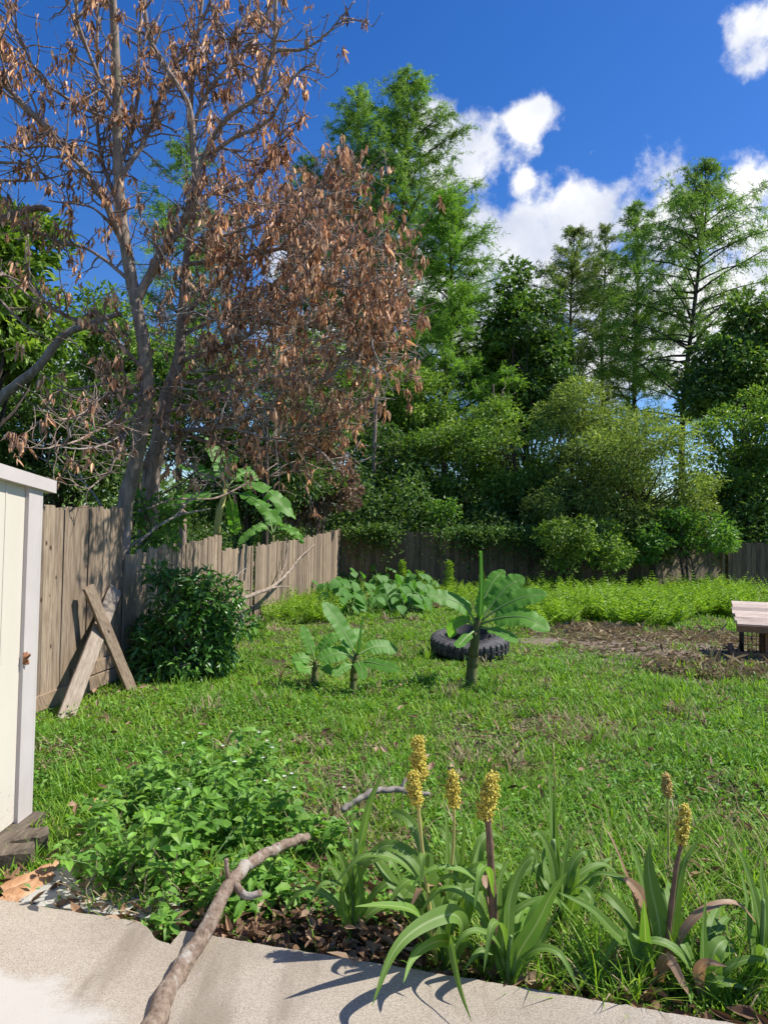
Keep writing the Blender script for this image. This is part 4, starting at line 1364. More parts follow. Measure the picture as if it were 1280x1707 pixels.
def strap(mb, ctrl, width, nh, prof='banana', fold=.12, ripple=.0, nu=6, nv=22, rs=None, mat=0, petiole=None, curl=0.0, droop=0.0, tears=False):
    """ctrl: world points along the midrib; nh: hint for the leaf's upper normal; returns nothing"""
    c = catmull(ctrl, nv)
    t = norm(np.gradient(c, axis=0))
    side = norm(np.cross(t, nh)); nn = np.cross(side, t)
    v = np.linspace(0, 1, nv)
    if prof == 'banana':
        w = np.clip(v / .12, 0, 1) ** .6 * np.clip((1 - v) / .22, 0, 1) ** .55
    elif prof == 'roll':
        w = np.clip(v / .1, 0, 1) ** .5 * (1 - .5 * v)
    else:
        w = (.55 + .45 * np.clip(v / .3, 0, 1)) * np.clip((1 - v) / .65, 0, 1) ** .75
    w = np.maximum(w, .015) * width / 2
    u = np.linspace(-1, 1, 2 * nu + 1)
    ph = rs.uniform(0, 6, 2)
    V = np.zeros((nv, len(u), 3)); UV = np.zeros((nv, len(u), 3))
    for i, uu in enumerate(u):
        rp = ripple * abs(uu) * (np.sin(v * 26 + ph[0 if uu > 0 else 1]) * .6 + np.sin(v * 47 + ph[1] * 2) * .4) * width
        ang = abs(uu) * curl
        lat = w * uu * (np.cos(ang) if curl else 1.0)
        ele = w * abs(uu) * fold - w * uu * uu * droop + rp + (w * abs(uu) * np.sin(ang) if curl else 0)
        V[:, i] = c + side * lat[:, None] + nn * ele[:, None]
        UV[:, i, 0] = (uu + 1) / 2; UV[:, i, 1] = v
    if prof == 'banana' and tears:
        na = len(u)
        i_ = np.arange(nv - 1)[:, None] * na; j_ = np.arange(na - 1)[None]
        q = np.stack([i_ + j_, i_ + j_ + 1, i_ + na + j_ + 1, i_ + na + j_], -1)
        keep = np.ones(q.shape[:2], bool)
        for sg in (0, 1):
            k = int(nv * .18)
            cols = np.arange(nu) if sg == 0 else np.arange(nu, 2 * nu)
            while k < nv - 3:
                st = rs.randint(3, 9)
                dz = rs.normal() * .13 * width * tears
                e = min(nv, k + st)
                for c_ in range(na):
                    if (u[c_] < 0) == (sg == 0):
                        V[k:e, c_] += nn[k:e] * (dz * abs(u[c_]) ** 1.5)
                dep = rs.uniform(-.3, .85) * min(1, tears * 1.6)
                out = np.abs((u[cols] + u[cols + 1]) / 2)
                if e < nv - 2: keep[e - 1, cols[out > 1 - dep]] = False
                k = e
        mb.add(V.reshape(-1, 3), q[keep], None, mat, UV.reshape(-1, 3))
        return
    mb.grid(V, mat, UV.reshape(-1, 3))


TOCAM = np.array([0, -1.0, .55])


def banana(name, label, base, stem_px, d, leaves, seed, stem_mat, r0, r1, spear=None, sx=1.0):
    rs = np.random.RandomState(seed)
    root = thing(name, label, 'banana plant', base)
    mb = MB()
    pts = np.array([P(x, y, d) for x, y in stem_px]); pts[0] = base + [0, 0, -.05]
    c = catmull(pts, 16)
    mb.tube(c, np.linspace(r0, r1, 16), 12, rough=.05, rs=rs)
    # sheathing layers: slightly larger partial tubes
    for k in range(4):
        a = rs.randint(1, 9)
        mb.tube(c[a:a + 6] + rs.normal(size=3) * .006, np.linspace(r0, r1, 16)[a:a + 6] * 1.03, 12, rough=.03, rs=rs)
    mb.build('pseudostem', stem_mat, root)
    for k, (pl, dd, width, nh, kw) in enumerate(leaves):
        lb = MB()
        ddl = np.linspace(d, d + dd, len(pl))
        ctrl = [P(x, y, q) for (x, y), q in zip(pl, ddl)]
        c = catmull(ctrl, 20)
        s = kw.pop('start', 5)
        lb.tube(c[:s + 12], np.linspace(.015 * sx, .003 * sx, s + 12), 7, mat=1)
        strap(lb, c[s - 1:], width, norm(np.array(nh, float) + np.array([.12, 0, .2])), rs=rs, **{**dict(fold=.14, ripple=.025, droop=.12, tears=.12, nv=60), **kw})
        lb.build('leaf', [M['banana'], M['midrib']], root)
    if spear:
        lb = MB()
        ctrl = [P(x, y, d) for x, y in spear[0]]
        strap(lb, ctrl, spear[1], (.3, -1, 0), prof='roll', rs=rs, curl=1.9, fold=.0)
        lb.tube(catmull(ctrl, 10), np.linspace(.02 * sx, .006, 10), 6, mat=1)
        lb.build('furled_leaf', [M['banana'], M['stem']], root)
    return root


def build_bananas():
    b = G(786, 1146)
    d = b[1]
    banana('banana_plant', 'tallest young banana plant with an upright furled leaf, beside the tyre', b, [(786, 1146), (789, 1090), (797, 1030)], d, [
        ([(793, 1040), (778, 1015), (752, 1000), (710, 991)], -.15, 0.216, (.25, -.9, .65), {}),
        ([(798, 1032), (806, 1000), (822, 970), (840, 950)], .25, 0.187, (-.7, -1, .1), dict(droop=.1)),
        ([(800, 1032), (822, 1006), (846, 978), (874, 962)], .1, 0.216, (-.3, -1, .25), dict(droop=.1)),
        ([(802, 1034), (835, 1012), (872, 996), (912, 990)], -.1, 0.245, (0.1, -.8, .7), {}),
        ([(802, 1040), (835, 1030), (878, 1030), (916, 1052)], -.35, 0.238, (.1, -.9, .55), {}),
        ([(800, 1046), (822, 1050), (842, 1058), (862, 1072)], -.4, 0.158, (.2, -.8, .5), {}),
        ([(793, 1045), (775, 1035), (758, 1042), (748, 1062)], .3, 0.158, (-.2, -.8, .5), {}),
        ([(795, 1040), (800, 1018), (826, 990), (848, 975)], .6, 0.158, (.5, -1, .2), {}),
        ([(793, 1050), (780, 1060), (768, 1072), (762, 1080)], -.3, 0.115, (-.3, -.8, .5), {}),
    ], 401, M['pseudostem'], .062, .036, ([(797, 1035), (800, 985), (800, 918)], .16))
    b = G(588, 1156)
    d = b[1]
    banana('banana_plant', 'low young banana plant in the lawn with one broad leaf raised to the left', b, [(587, 1156), (590, 1120), (594, 1092)], d, [
        ([(594, 1096), (582, 1070), (562, 1035), (538, 1003)], .1, 0.202, (.8, -1, .25), dict(droop=.05)),
        ([(596, 1092), (620, 1080), (640, 1078), (662, 1084)], .2, 0.173, (.1, -.8, .6), {}),
        ([(597, 1104), (615, 1104), (640, 1110), (666, 1118)], -.25, 0.144, (.1, -.8, .6), {}),
        ([(591, 1100), (572, 1090), (552, 1092), (532, 1101)], -.15, 0.187, (0, -.8, .65), {}),
        ([(593, 1102), (597, 1106), (603, 1118), (606, 1134)], -.35, 0.108, (0, -1, .3), {}),
        ([(592, 1098), (580, 1085), (590, 1060), (605, 1050)], .4, 0.115, (0, -1, .3), {}),
        ([(592, 1108), (580, 1110), (565, 1118), (556, 1128)], -.2, 0.101, (0, -.8, .5), {}),
    ], 402, M['pseudostem'], .04, .026, ([(596, 1092), (600, 1060), (604, 1026)], .08), .75)
    b = G(524, 1142)
    d = b[1]
    banana('banana_plant', 'smallest banana shoot, a little left of the low one, with dark leaves near the grass', b, [(524, 1142), (525, 1120), (526, 1102)], d, [
        ([(526, 1104), (520, 1085), (512, 1065), (503, 1042)], .05, 0.130, (.6, -1, .2), {}),
        ([(527, 1102), (538, 1080), (550, 1066), (566, 1060)], .1, 0.130, (-.2, -.9, .4), {}),
        ([(525, 1106), (512, 1098), (500, 1098), (486, 1106)], -.15, 0.144, (0, -.8, .6), {}),
        ([(527, 1108), (540, 1112), (548, 1118), (554, 1124)], -.2, 0.115, (.1, -.8, .5), {}),
        ([(524, 1110), (512, 1114), (500, 1112), (490, 1110)], -.3, 0.122, (-.1, -1, .3), {}),
        ([(526, 1102), (540, 1090), (552, 1086), (570, 1084)], .3, 0.144, (0, -.8, .6), {}),
    ], 403, M['pseudostem'], .04, .028, None, .7)
    d = 12.6
    b = P(362, 900, d); b[2] = 0
    banana('banana_plant', 'banana plant with a yellow stem and large torn leaves behind the left fence', b, [(360, 1000), (362, 885), (376, 815)], d, [
        ([(374, 815), (370, 790), (362, 760), (344, 728)], .2, 0.302, (.6, -1, .2), dict(ripple=.04, tears=.9)),
        ([(377, 812), (380, 790), (386, 770), (384, 750)], .1, 0.259, (-.5, -1, .1), dict(ripple=.04, tears=.9)),
        ([(379, 815), (415, 808), (455, 825), (492, 866)], -.2, 0.288, (.2, -.8, .7), dict(ripple=.04, tears=.9)),
        ([(378, 820), (412, 826), (440, 845), (470, 878)], -.6, 0.245, (.1, -.8, .6), dict(ripple=.04, tears=.9)),
        ([(374, 815), (350, 795), (325, 780), (292, 776)], .1, 0.216, (-.1, -.8, .7), dict(ripple=.04, tears=.9)),
        ([(372, 822), (340, 826), (300, 834), (252, 852)], -.2, 0.259, (-.2, -.8, .6), dict(ripple=.04, tears=.9)),
        ([(376, 815), (395, 795), (412, 788), (432, 800)], .5, 0.245, (.2, -.8, .5), dict(ripple=.04, tears=.9)),
        ([(380, 820), (385, 840), (390, 870), (395, 892)], .3, 0.216, (0, -1, .2), dict(ripple=.04, tears=.9)),
    ], 404, M['yellowstem'], .065, .045, None, 1.2)
    d = 15.6
    b = P(452, 900, d); b[2] = 0
    banana('banana_plant', 'second banana with two bright leaves drooping over the bleached fence panel', b, [(450, 1000), (452, 930), (454, 892)], d, [
        ([(454, 892), (440, 878), (420, 886), (396, 908)], -.5, 0.216, (-.1, -.9, .7), dict(ripple=.04, tears=.9)),
        ([(455, 890), (468, 878), (486, 884), (506, 904)], -.5, 0.216, (.1, -.9, .7), dict(ripple=.04, tears=.9)),
        ([(455, 890), (450, 870), (440, 850), (420, 830)], .3, 0.216, (.3, -1, .3), dict(ripple=.04, tears=.9)),
        ([(455, 890), (462, 870), (470, 850), (478, 838)], .3, 0.187, (-.3, -1, .3), dict(ripple=.04, tears=.9)),
    ], 405, M['pseudostem'], .08, .05, None, 1.1)


build_bananas()


def seed_head(root, c0, c1, rad, seed, mat, n=900):
    rs = np.random.RandomState(seed)
    mb = MB()
    ax = c1 - c0
    rad = rad * 1.45
    L = np.linalg.norm(ax)
    t = norm(ax)
    s = norm(np.cross(t, [.2, -1, .1])); b = np.cross(t, s)
    # clumped spikelets: branch clusters along the axis, grains around each
    pos = []
    ncl = 30
    for k in range(ncl):
        f = (k + .5) / ncl
        w = rad * (math.sin(math.pi * (.12 + .82 * f)) ** .7) * rs.uniform(.65, 1.1)
        a = k * 2.4 + rs.normal() * .3
        cc = c0 + ax * f + (s * math.cos(a) + b * math.sin(a)) * w * .72
        m = n // ncl
        pos.append(cc + rs.normal(size=(m, 3)) * rad * .21)
    pos = np.vstack(pos)
    # grain = small octahedron-like bead
    T = np.array([[0, 0, 1], [1, 0, 0], [0, 1, 0], [-1, 0, 0], [0, -1, 0], [0, 0, -1]], float)
    Fc = np.array([[0, 1, 2], [0, 2, 3], [0, 3, 4], [0, 4, 1], [5, 2, 1], [5, 3, 2], [5, 4, 3], [5, 1, 4]])
    r = rs.uniform(.003, .005, len(pos))
    ang = rs.uniform(0, 6.28, len(pos)); 
    V = pos[:, None] + T[None] * r[:, None, None] * np.array([1, 1, 1.25])
    mb.add(V.reshape(-1, 3), None, (Fc[None] + (np.arange(len(pos)) * 6)[:, None, None]).reshape(-1, 3))
    mb.tube([c0, (c0 + c1) / 2, c1], [.004, .003, .002], 5)
    # awns / rachis branches
    for k in range(26):
        q = c0 + ax * rs.uniform(0, 1)
        mb.tube([q, q + (s * rs.normal() + b * rs.normal() + t * .8) * rad * .5], [.0015, .0008], 3)
    return mb.build('seed_head', mat, root, smooth=True)


def sorghum(label, stem, d, leaves, seed, heads=(), stem_r=.008, smat='stem'):
    """stem: px polyline from the ground up; leaves: (px polyline, depth change, width m, normal, material)"""
    rs = np.random.RandomState(seed)
    pts = np.array([P(x, y, d) for x, y in stem])
    base = np.array([pts[0][0], pts[0][1], 0.0])
    pts = np.vstack([base + [0, 0, -.04], pts]) if pts[0][2] > .02 else np.vstack([base + [0, 0, -.04], pts[1:]])
    root = thing('sorghum_plant', label, 'sorghum', base)
    mb = MB()
    c = catmull(pts, 22)
    rad = np.linspace(stem_r * 1.3, stem_r * .8, 22)
    rad[::5] *= 1.18
    mb.tube(c, rad, 8)
    mb.build('stalk', M[smat], root)
    for (pl, dd, w, nh, m) in leaves:
        lb = MB()
        dl = np.linspace(0, 1, len(pl)) ** 1.0 * dd + d
        ctrl = [P(x, y, q) for (x, y), q in zip(pl, dl)]
        strap(lb, ctrl, w * 1.05, norm(np.array(nh, float)), prof='strap', fold=.32, ripple=.02, nu=3, nv=26, rs=rs, droop=.1)
        lb.build('leaf', M[m], root)
    for j in range(0 if stem_r < .006 else 6):
        a = rs.uniform(0, 6.28); o = c[rs.randint(2, 11)]
        hd = np.array([math.cos(a), math.sin(a) * .8 + .15, 0]); ln = rs.uniform(.22, .42)
        e = rs.uniform(.5, 1.0)
        ctrl = [o, o + hd * ln * .3 + [0, 0, ln * .5 * e], o + hd * ln * .7 + [0, 0, ln * .62 * e], o + hd * ln + [0, 0, ln * .35 * e - .03]]
        lb = MB()
        strap(lb, ctrl, rs.uniform(.03, .05), norm(np.array([0, -.4, 1.0]) + hd * -.2), prof='strap', fold=.3, ripple=.03, nu=3, nv=20, rs=rs, droop=.1)
        lb.build('leaf', M['sorghum_red' if rs.rand() < .06 else ('sorghum_light' if rs.rand() < .3 else 'sorghum')], root)
    for (x0, y0, x1, y1, r, dh, m) in heads:
        seed_head(root, P(x0, y0, d + dh), P(x1, y1, d + dh), r, seed + 7, M[m])
    return root


def build_sorghum():
    U = (0.1, -.5, .9); Cc = (.15, -1, .35); Lf = (-.5, -.8, .4); Rt = (.6, -.7, .4)
    S, SL, SR = 'sorghum', 'sorghum_light', 'sorghum_red'
    sorghum('sorghum with a thin yellow stalk and two golden seed heads one above the other', [(735, 1640), (722, 1560), (714, 1500), (704, 1420), (697, 1345), (692, 1300)], 2.72, [
        ([(735, 1590), (715, 1560), (690, 1520), (640, 1510), (592, 1512)], -.27, .055, (.1, -.4, 1), SL),
        ([(738, 1590), (745, 1530), (700, 1500), (660, 1470), (625, 1415)], .25, .062, (.4, -.8, .5), S),
        ([(735, 1560), (720, 1500), (690, 1435), (645, 1410), (600, 1440), (582, 1425)], .2, .062, (.1, -.7, .8), S),
        ([(738, 1620), (770, 1560), (756, 1525), (700, 1545), (655, 1590), (620, 1678)], -.44, .066, (.2, -.8, .8), S),
        ([(745, 1610), (748, 1570), (752, 1575), (765, 1640), (786, 1706)], -.44, .042, (-.8, -.8, .3), S),
        ([(738, 1620), (760, 1580), (730, 1570), (690, 1595), (672, 1640)], -.34, .045, (.3, -.8, .7), SL),
        ([(737, 1600), (752, 1500), (790, 1480), (815, 1470)], .1, .05, (-.3, -.8, .6), S),
        ([(733, 1590), (700, 1540), (655, 1475), (618, 1425), (604, 1415)], .3, .052, (.5, -.8, .4), S),
        ([(736, 1600), (722, 1480), (690, 1380), (650, 1352), (645, 1362)], .3, .05, (.5, -.9, .2), S),
    ], 501, [(694, 1342, 688, 1288, .020, 0, 'grain'), (700, 1300, 696, 1230, .024, .12, 'grain')], .0075, 'stalk_yellow')
    sorghum('sorghum with a short tapering seed head on a pale stalk, between the other golden heads', [(760, 1625), (752, 1520), (750, 1480), (756, 1400), (757, 1345)], 2.85, [
        ([(758, 1600), (748, 1510), (745, 1440), (744, 1380), (740, 1335)], .1, .04, (.8, -.8, .1), S),
        ([(758, 1600), (768, 1510), (772, 1420), (775, 1340)], .1, .035, (-.8, -.8, .1), S),
        ([(760, 1590), (790, 1480), (800, 1410), (820, 1390), (840, 1400)], .2, .05, (-.1, -.8, .7), S),
        ([(758, 1600), (775, 1530), (760, 1440), (742, 1390), (724, 1375)], .25, .055, (.3, -.9, .3), S),
        ([(760, 1605), (752, 1540), (735, 1500), (725, 1530), (720, 1580)], .1, .05, (0, -.9, .5), S),
    ], 502, [(757, 1346, 754, 1289, .019, 0, 'grain')], .0065, 'stalk_yellow')
    sorghum('sorghum with a thick dark brown dry stalk and a leaning golden head', [(828, 1640), (824, 1560), (820, 1480), (816, 1400), (812, 1362)], 2.68, [
        ([(828, 1630), (822, 1590), (815, 1585), (795, 1590), (772, 1620)], -.1, .04, (0, -.7, .8), S),
        ([(828, 1625), (835, 1560), (850, 1480), (880, 1450), (900, 1440)], .1, .045, (-.2, -.8, .5), S),
        ([(824, 1610), (800, 1510), (790, 1450), (800, 1400)], .25, .04, (.5, -.8, .2), S),
    ], 503, [(806, 1368, 822, 1292, .026, 0, 'grain')], .0145, 'stalk_brown')
    sorghum('short sorghum with broad bright leaves right of the brown stalk', [(848, 1650), (846, 1600), (850, 1570), (852, 1560)], 2.62, [
        ([(850, 1640), (865, 1590), (895, 1540), (920, 1490), (945, 1455)], -.05, .062, (-.4, -1, .3), SL),
        ([(850, 1640), (870, 1600), (900, 1570), (925, 1525)], .05, .05, (-.4, -1, .3), S),
        ([(848, 1640), (846, 1570), (850, 1500), (870, 1445), (890, 1430), (882, 1470)], .1, .055, (.6, -.8, .3), S),
        ([(848, 1640), (838, 1600), (840, 1540), (848, 1490)], .05, .06, (-.8, -.9, .1), SL),
        ([(850, 1640), (880, 1560), (900, 1510), (925, 1500), (940, 1520)], .1, .05, (-.1, -.8, .7), SL),
        ([(848, 1640), (830, 1560), (832, 1470), (850, 1430)], .15, .045, (.5, -.8, .3), S),
    ], 504)
    sorghum('dense leafy sorghum clump with a tall upright dark leaf and no seed head', [(935, 1590), (930, 1520), (925, 1450), (922, 1400)], 3.05, [
        ([(930, 1560), (922, 1430), (918, 1340), (914, 1270)], .1, .055, (.7, -.8, .1), S),
        ([(932, 1560), (928, 1440), (925, 1360), (926, 1290)], .1, .03, (-.8, -.8, .1), S),
        ([(930, 1560), (925, 1470), (915, 1420), (898, 1390), (885, 1395)], -.1, .05, (.3, -.8, .6), S),
        ([(935, 1560), (945, 1480), (955, 1440), (975, 1420), (990, 1440)], .1, .05, (-.3, -.8, .6), S),
        ([(935, 1565), (960, 1510), (985, 1480), (1005, 1440), (1020, 1430)], .15, .045, (-.3, -.8, .5), S),
        ([(930, 1565), (910, 1520), (900, 1470), (890, 1420), (870, 1410)], .15, .05, (.4, -.8, .4), S),
        ([(933, 1570), (950, 1530), (960, 1490), (965, 1450)], -.1, .055, (-.6, -.9, .2), S),
        ([(930, 1570), (920, 1540), (905, 1520), (890, 1530)], -.1, .05, (0, -.7, .8), S),
        ([(933, 1570), (940, 1520), (938, 1460), (945, 1410), (950, 1380)], .05, .04, (.5, -.9, .1), S),
        ([(930, 1560), (915, 1480), (905, 1430), (912, 1380)], .2, .045, (.6, -.9, .1), S),
        ([(934, 1565), (948, 1500), (975, 1455), (985, 1430)], .3, .045, (-.4, -.8, .4), S),
    ], 505, (), .012)
    sorghum('large sorghum with wide striped leaves, a dry tan leaf and a narrow seed head', [(1108, 1650), (1110, 1590), (1120, 1500), (1128, 1440), (1136, 1405)], 2.72, [
        ([(1090, 1660), (1080, 1600), (1030, 1560), (985, 1515), (930, 1488)], -.1, .055, (.2, -.8, .7), S),
        ([(1090, 1650), (1100, 1560), (1085, 1480), (1080, 1440), (1083, 1402)], 0, .075, (.2, -1, .1), S),
        ([(1088, 1640), (1078, 1550), (1072, 1480), (1058, 1430), (1045, 1395)], .1, .05, (.6, -.8, .2), S),
        ([(1086, 1640), (1065, 1530), (1048, 1470), (1020, 1400), (1004, 1378)], .15, .018, (.6, -.8, .2), SR),
        ([(1086, 1600), (1075, 1520), (1065, 1490), (1048, 1470), (1038, 1466)], .05, .06, (.5, -.9, .3), SR),
        ([(1088, 1650), (1078, 1590), (1075, 1540), (1073, 1500)], -.1, .05, (-.7, -.9, .2), SL),
        ([(1090, 1650), (1060, 1590), (1045, 1560), (1040, 1545)], -.15, .06, (.4, -.8, .5), S),
        ([(1092, 1665), (1100, 1620), (1115, 1600), (1138, 1640), (1148, 1660)], -.18, .045, (-.1, -.9, .5), SR),
        ([(1092, 1660), (1130, 1640), (1148, 1655), (1152, 1675)], -.2, .04, (0, -.7, .8), SL),
        ([(1108, 1640), (1120, 1560), (1128, 1500), (1140, 1440), (1165, 1400)], .1, .045, (-.6, -.8, .2), S),
        ([(1106, 1640), (1140, 1590), (1128, 1520), (1116, 1480)], .1, .05, (-.4, -.9, .2), S),
        ([(1086, 1620), (1050, 1540), (1020, 1500), (1000, 1490), (985, 1520)], .2, .05, (.2, -.8, .6), S),
    ], 506, [(1135, 1408, 1142, 1344, .017, 0, 'grain')], .009, 'stalk_brown')
    sorghum('short sorghum with a yellow-green upright leaf and reddish fold, last before the right edge', [(1170, 1690), (1168, 1640), (1170, 1600)], 2.64, [
        ([(1170, 1670), (1172, 1600), (1172, 1550), (1176, 1490)], .05, .045, (.5, -1, .1), SL),
        ([(1172, 1650), (1190, 1590), (1205, 1570), (1222, 1572)], .1, .06, (-.1, -.8, .7), S),
        ([(1170, 1670), (1185, 1640), (1210, 1638), (1252, 1652)], -.05, .05, (0, -.7, .9), S),
        ([(1168, 1660), (1165, 1620), (1180, 1605), (1212, 1612)], -.1, .04, (-.2, -.8, .7), SR),
        ([(1170, 1670), (1185, 1640), (1195, 1610), (1190, 1590)], 0, .06, (-.6, -.9, .2), SL),
        ([(1168, 1680), (1150, 1640), (1145, 1600), (1160, 1560)], .1, .045, (.6, -.8, .3), S),
    ], 507)
    sorghum('tall dark sorghum standing at the right edge of the bed', [(1262, 1690), (1268, 1620), (1270, 1560), (1272, 1500)], 2.72, [
        ([(1265, 1670), (1268, 1570), (1258, 1500), (1240, 1440), (1226, 1412)], .05, .05, (.5, -.9, .2), S),
        ([(1268, 1650), (1276, 1540), (1268, 1460), (1272, 1420)], .1, .045, (.5, -.9, .1), S),
        ([(1262, 1690), (1275, 1620), (1290, 1560), (1310, 1530)], 0, .05, (-.4, -.8, .4), S),
        ([(1266, 1650), (1250, 1560), (1244, 1500), (1234, 1450)], .2, .04, (.4, -.8, .4), S),
        ([(1270, 1660), (1300, 1600), (1330, 1560), (1350, 1600)], .1, .05, (-.2, -.8, .6), S),
    ], 508)
    sorghum('narrow upright sorghum at the left of the row with one long pale leaf pointing up', [(592, 1600), (588, 1520), (590, 1450), (595, 1400)], 2.95, [
        ([(592, 1560), (596, 1440), (605, 1390), (620, 1330), (648, 1270)], .05, .05, (-.7, -.9, .2), SL),
        ([(590, 1560), (590, 1470), (588, 1400), (587, 1315)], .1, .022, (.6, -.9, .1), S),
        ([(592, 1540), (580, 1470), (568, 1430), (555, 1420)], -.05, .045, (.3, -.8, .5), S),
        ([(592, 1560), (600, 1500), (592, 1440), (575, 1410)], -.1, .04, (.4, -.9, .2), SL),
        ([(590, 1570), (575, 1530), (570, 1490), (578, 1460)], -.1, .035, (.3, -1, .2), SL),
    ], 509)
    # thin dried stalks
    sorghum('thin dried stalk with a tiny sparse tan head in the grass behind the large sorghum', [(1114, 1500), (1114, 1420), (1113, 1325)], 3.5, [
        ([(1114, 1480), (1125, 1440), (1135, 1420)], 0, .02, (0, -1, .4), S)], 510, [(1113, 1328, 1110, 1292, .016, 0, 'grain_dull')], .005, 'stalk_yellow')
    sorghum('upright yellow flower spike rising behind the dense leafy clump', [(926, 1500), (926, 1400), (925, 1320), (922, 1240)], 3.3, [
        ([(926, 1480), (935, 1440), (955, 1400), (968, 1375)], .1, .018, (0, -1, .4), S)], 511, (), .004, 'stalk_yellow')


build_sorghum()

# ------------------------------------------------------------------ tyre, hutch, branches


def build_tyre():
    c = G(782, 1094)
    R, r, H = .535, .245, .225
    n = 34 * 6
    a = np.linspace(0, 2 * np.pi, n, endpoint=False)
    ph = (np.arange(n) % 6)
    groove = np.isin(ph, (4, 5)).astype(float)
    # profile: (radius, height, lug amount) going from inner lip over the top wall to the tread and down
    side = [(r + .035, .30, 0), (r, .22, 0), (r - .01, .12, 0), (r + .01, .04, 0), (r + .05, .012, 0), (r + .12, .0, 0), (R - .13, .0, 0), (R - .075, .006, 0), (R - .065, .012, 0)]
    tread = [(R - .065, .012, 0), (R - .03, .022, .4), (R - .005, .04, 1), (R, .07, 1), (R, .12, .5), (R, H / 2, .2)]
    def ringrows(prof, flip):
        rows = []
        for (rad, hgt, lug) in prof:
            rr = rad - groove * lug * .026
            z = H - hgt - groove * (lug > 0) * .004
            if flip: z = H - z
            rows.append(np.stack([rr * np.cos(a), rr * np.sin(a), np.broadcast_to(z, a.shape)], -1))
        V = np.array(rows)
        return np.concatenate([V, V[:, :1]], 1)
    tilt = math.radians(-7.5)
    def xf(V):
        y, z = V[..., 1].copy(), V[..., 2].copy()
        W = V.copy()
        # tip the far side up about the near edge
        yy = y + R
        W[..., 1] = yy * math.cos(-tilt) - z * math.sin(-tilt) - R
        W[..., 2] = yy * math.sin(-tilt) + z * math.cos(-tilt)
        return W + c + np.array([0, 0, .0])
    root = thing('tyre', 'big black tractor tyre with chunky tread lying tilted in the lawn', 'tyre', c)
    mb = MB(); mb.grid(xf(ringrows(side, False))[:, ::-1]); mb.grid(xf(ringrows(side, True)))
    # raised rings of the sidewall
    for rr in (.30, .345, .40):
        th = np.linspace(0, 2 * np.pi, 80)
        ring = np.stack([rr * np.cos(th), rr * np.sin(th), np.full(80, H + .001)], -1)
        mb.tube(xf(ring), .006, 5, cap=False)
    mb.build('sidewall', M['rubber'], root)
    mb = MB(); mb.grid(xf(ringrows(tread, False))[:, ::-1]); mb.grid(xf(ringrows(tread, True)))
    mb.build('tread', M['rubber'], root, smooth=False)


build_tyre()


def build_hutch():
    o = G(1226, 1104)
    ax = norm(np.array([1, -.42, 0])); ay = norm(np.array([.42, 1, 0])); up = np.array([0, 0, 1.0])
    root = thing('animal_hutch', 'low wooden hutch with a sloping plank roof and wire front at the right edge', 'hutch', o)
    rs = np.random.RandomState(6)
    zf = P(1232, 1043, o[1] - .05)[2]
    zb = zf + .22
    dep = 1.0
    mb = MB()
    for k in range(7):
        f0 = k / 7
        p = o + ax * .0 + ay * (-.1 + f0 * (dep + .15)) + up * (zf + (zb - zf) * f0)
        q = ay * ((dep + .15) / 7 - .012) + up * ((zb - zf) / 7)
        mb.box(p + ax * rs.uniform(-.02, .02), ax * 1.9, q, up * .028)
    mb.build('roof', M['hutchroof'], root, smooth=False)
    mb = MB(); mb.box(o + ay * -.125 + up * (zf - .075), ax * 1.9, ay * .022, up * .085)
    mb.build('fascia', M['hutchframe'], root, smooth=False)
    for (x, y) in ((.36, .02), (1.7, .02), (.36, dep - .1), (1.7, dep - .1)):
        pm = MB(); pm.box(o + ax * x + ay * y + up * -.05, ax * .09, ay * .09, up * (zf + (zb - zf) * y / dep + .03))
        pm.build('post', M['hutchframe'], root, smooth=False)
    mb = MB(); mb.box(o + ax * -.06 + ay * -.08 + up * -.04, ax * 1.9, ay * .06, up * .19)
    mb.box(o + ax * -.06 + ay * -.018 + up * -.04, ax * .06, ay * (dep - .1), up * .19)
    mb.build('base_beam', M['hutchframe'], root, smooth=False)
    mb = MB()
    for k in range(34):
        p = o + ax * (.10 + k * .05) + ay * .04
        mb.tube([p + up * .06, p + up * (zf - .03)], .005, 5)
    for k in range(3):
        mb.tube([o + ax * .08 + ay * .04 + up * (.12 + k * .12), o + ax * 1.8 + ay * .04 + up * (.12 + k * .12)], .004, 5)
    for k in range(16):
        p = o + ax * .10 + ay * (.06 + k * .055)
        mb.tube([p + up * .06, p + up * (zf - .02 + .18 * k / 16)], .005, 5)
    mb.build('wire_front', M['wire'], root)
    mb = MB(); mb.box(o + ax * .5 + ay * .1 + up * .05, ax * 1.2, ay * .7, up * .22)
    mb.build('nest_box', M['rotten'], root, smooth=False)


build_hutch()


def limb(name, label, pts, rads, seed, mat, stubs=(), n=40, sides=12):
    rs = np.random.RandomState(seed)
    c = catmull(pts, n)
    c[1:-1] += rs.normal(size=(n - 2, 3)) * .0035
    mb = MB()
    mb.tube(c, np.interp(np.linspace(0, 1, n), np.linspace(0, 1, len(rads)), rads) * (1 + .06 * np.sin(np.arange(n) * 1.1 + seed) * rs.uniform(.2, 1, n)), sides, rough=.08, rs=rs)
    for (sp, sr) in stubs:
        q = catmull(sp, 12)
        mb.tube(q, np.linspace(sr, sr * .7, 12), 8, rough=.06, rs=rs)
    return tag(mb.build(name, mat, loc=[c[0][0], c[0][1], c[0][2]]), label, 'branch')


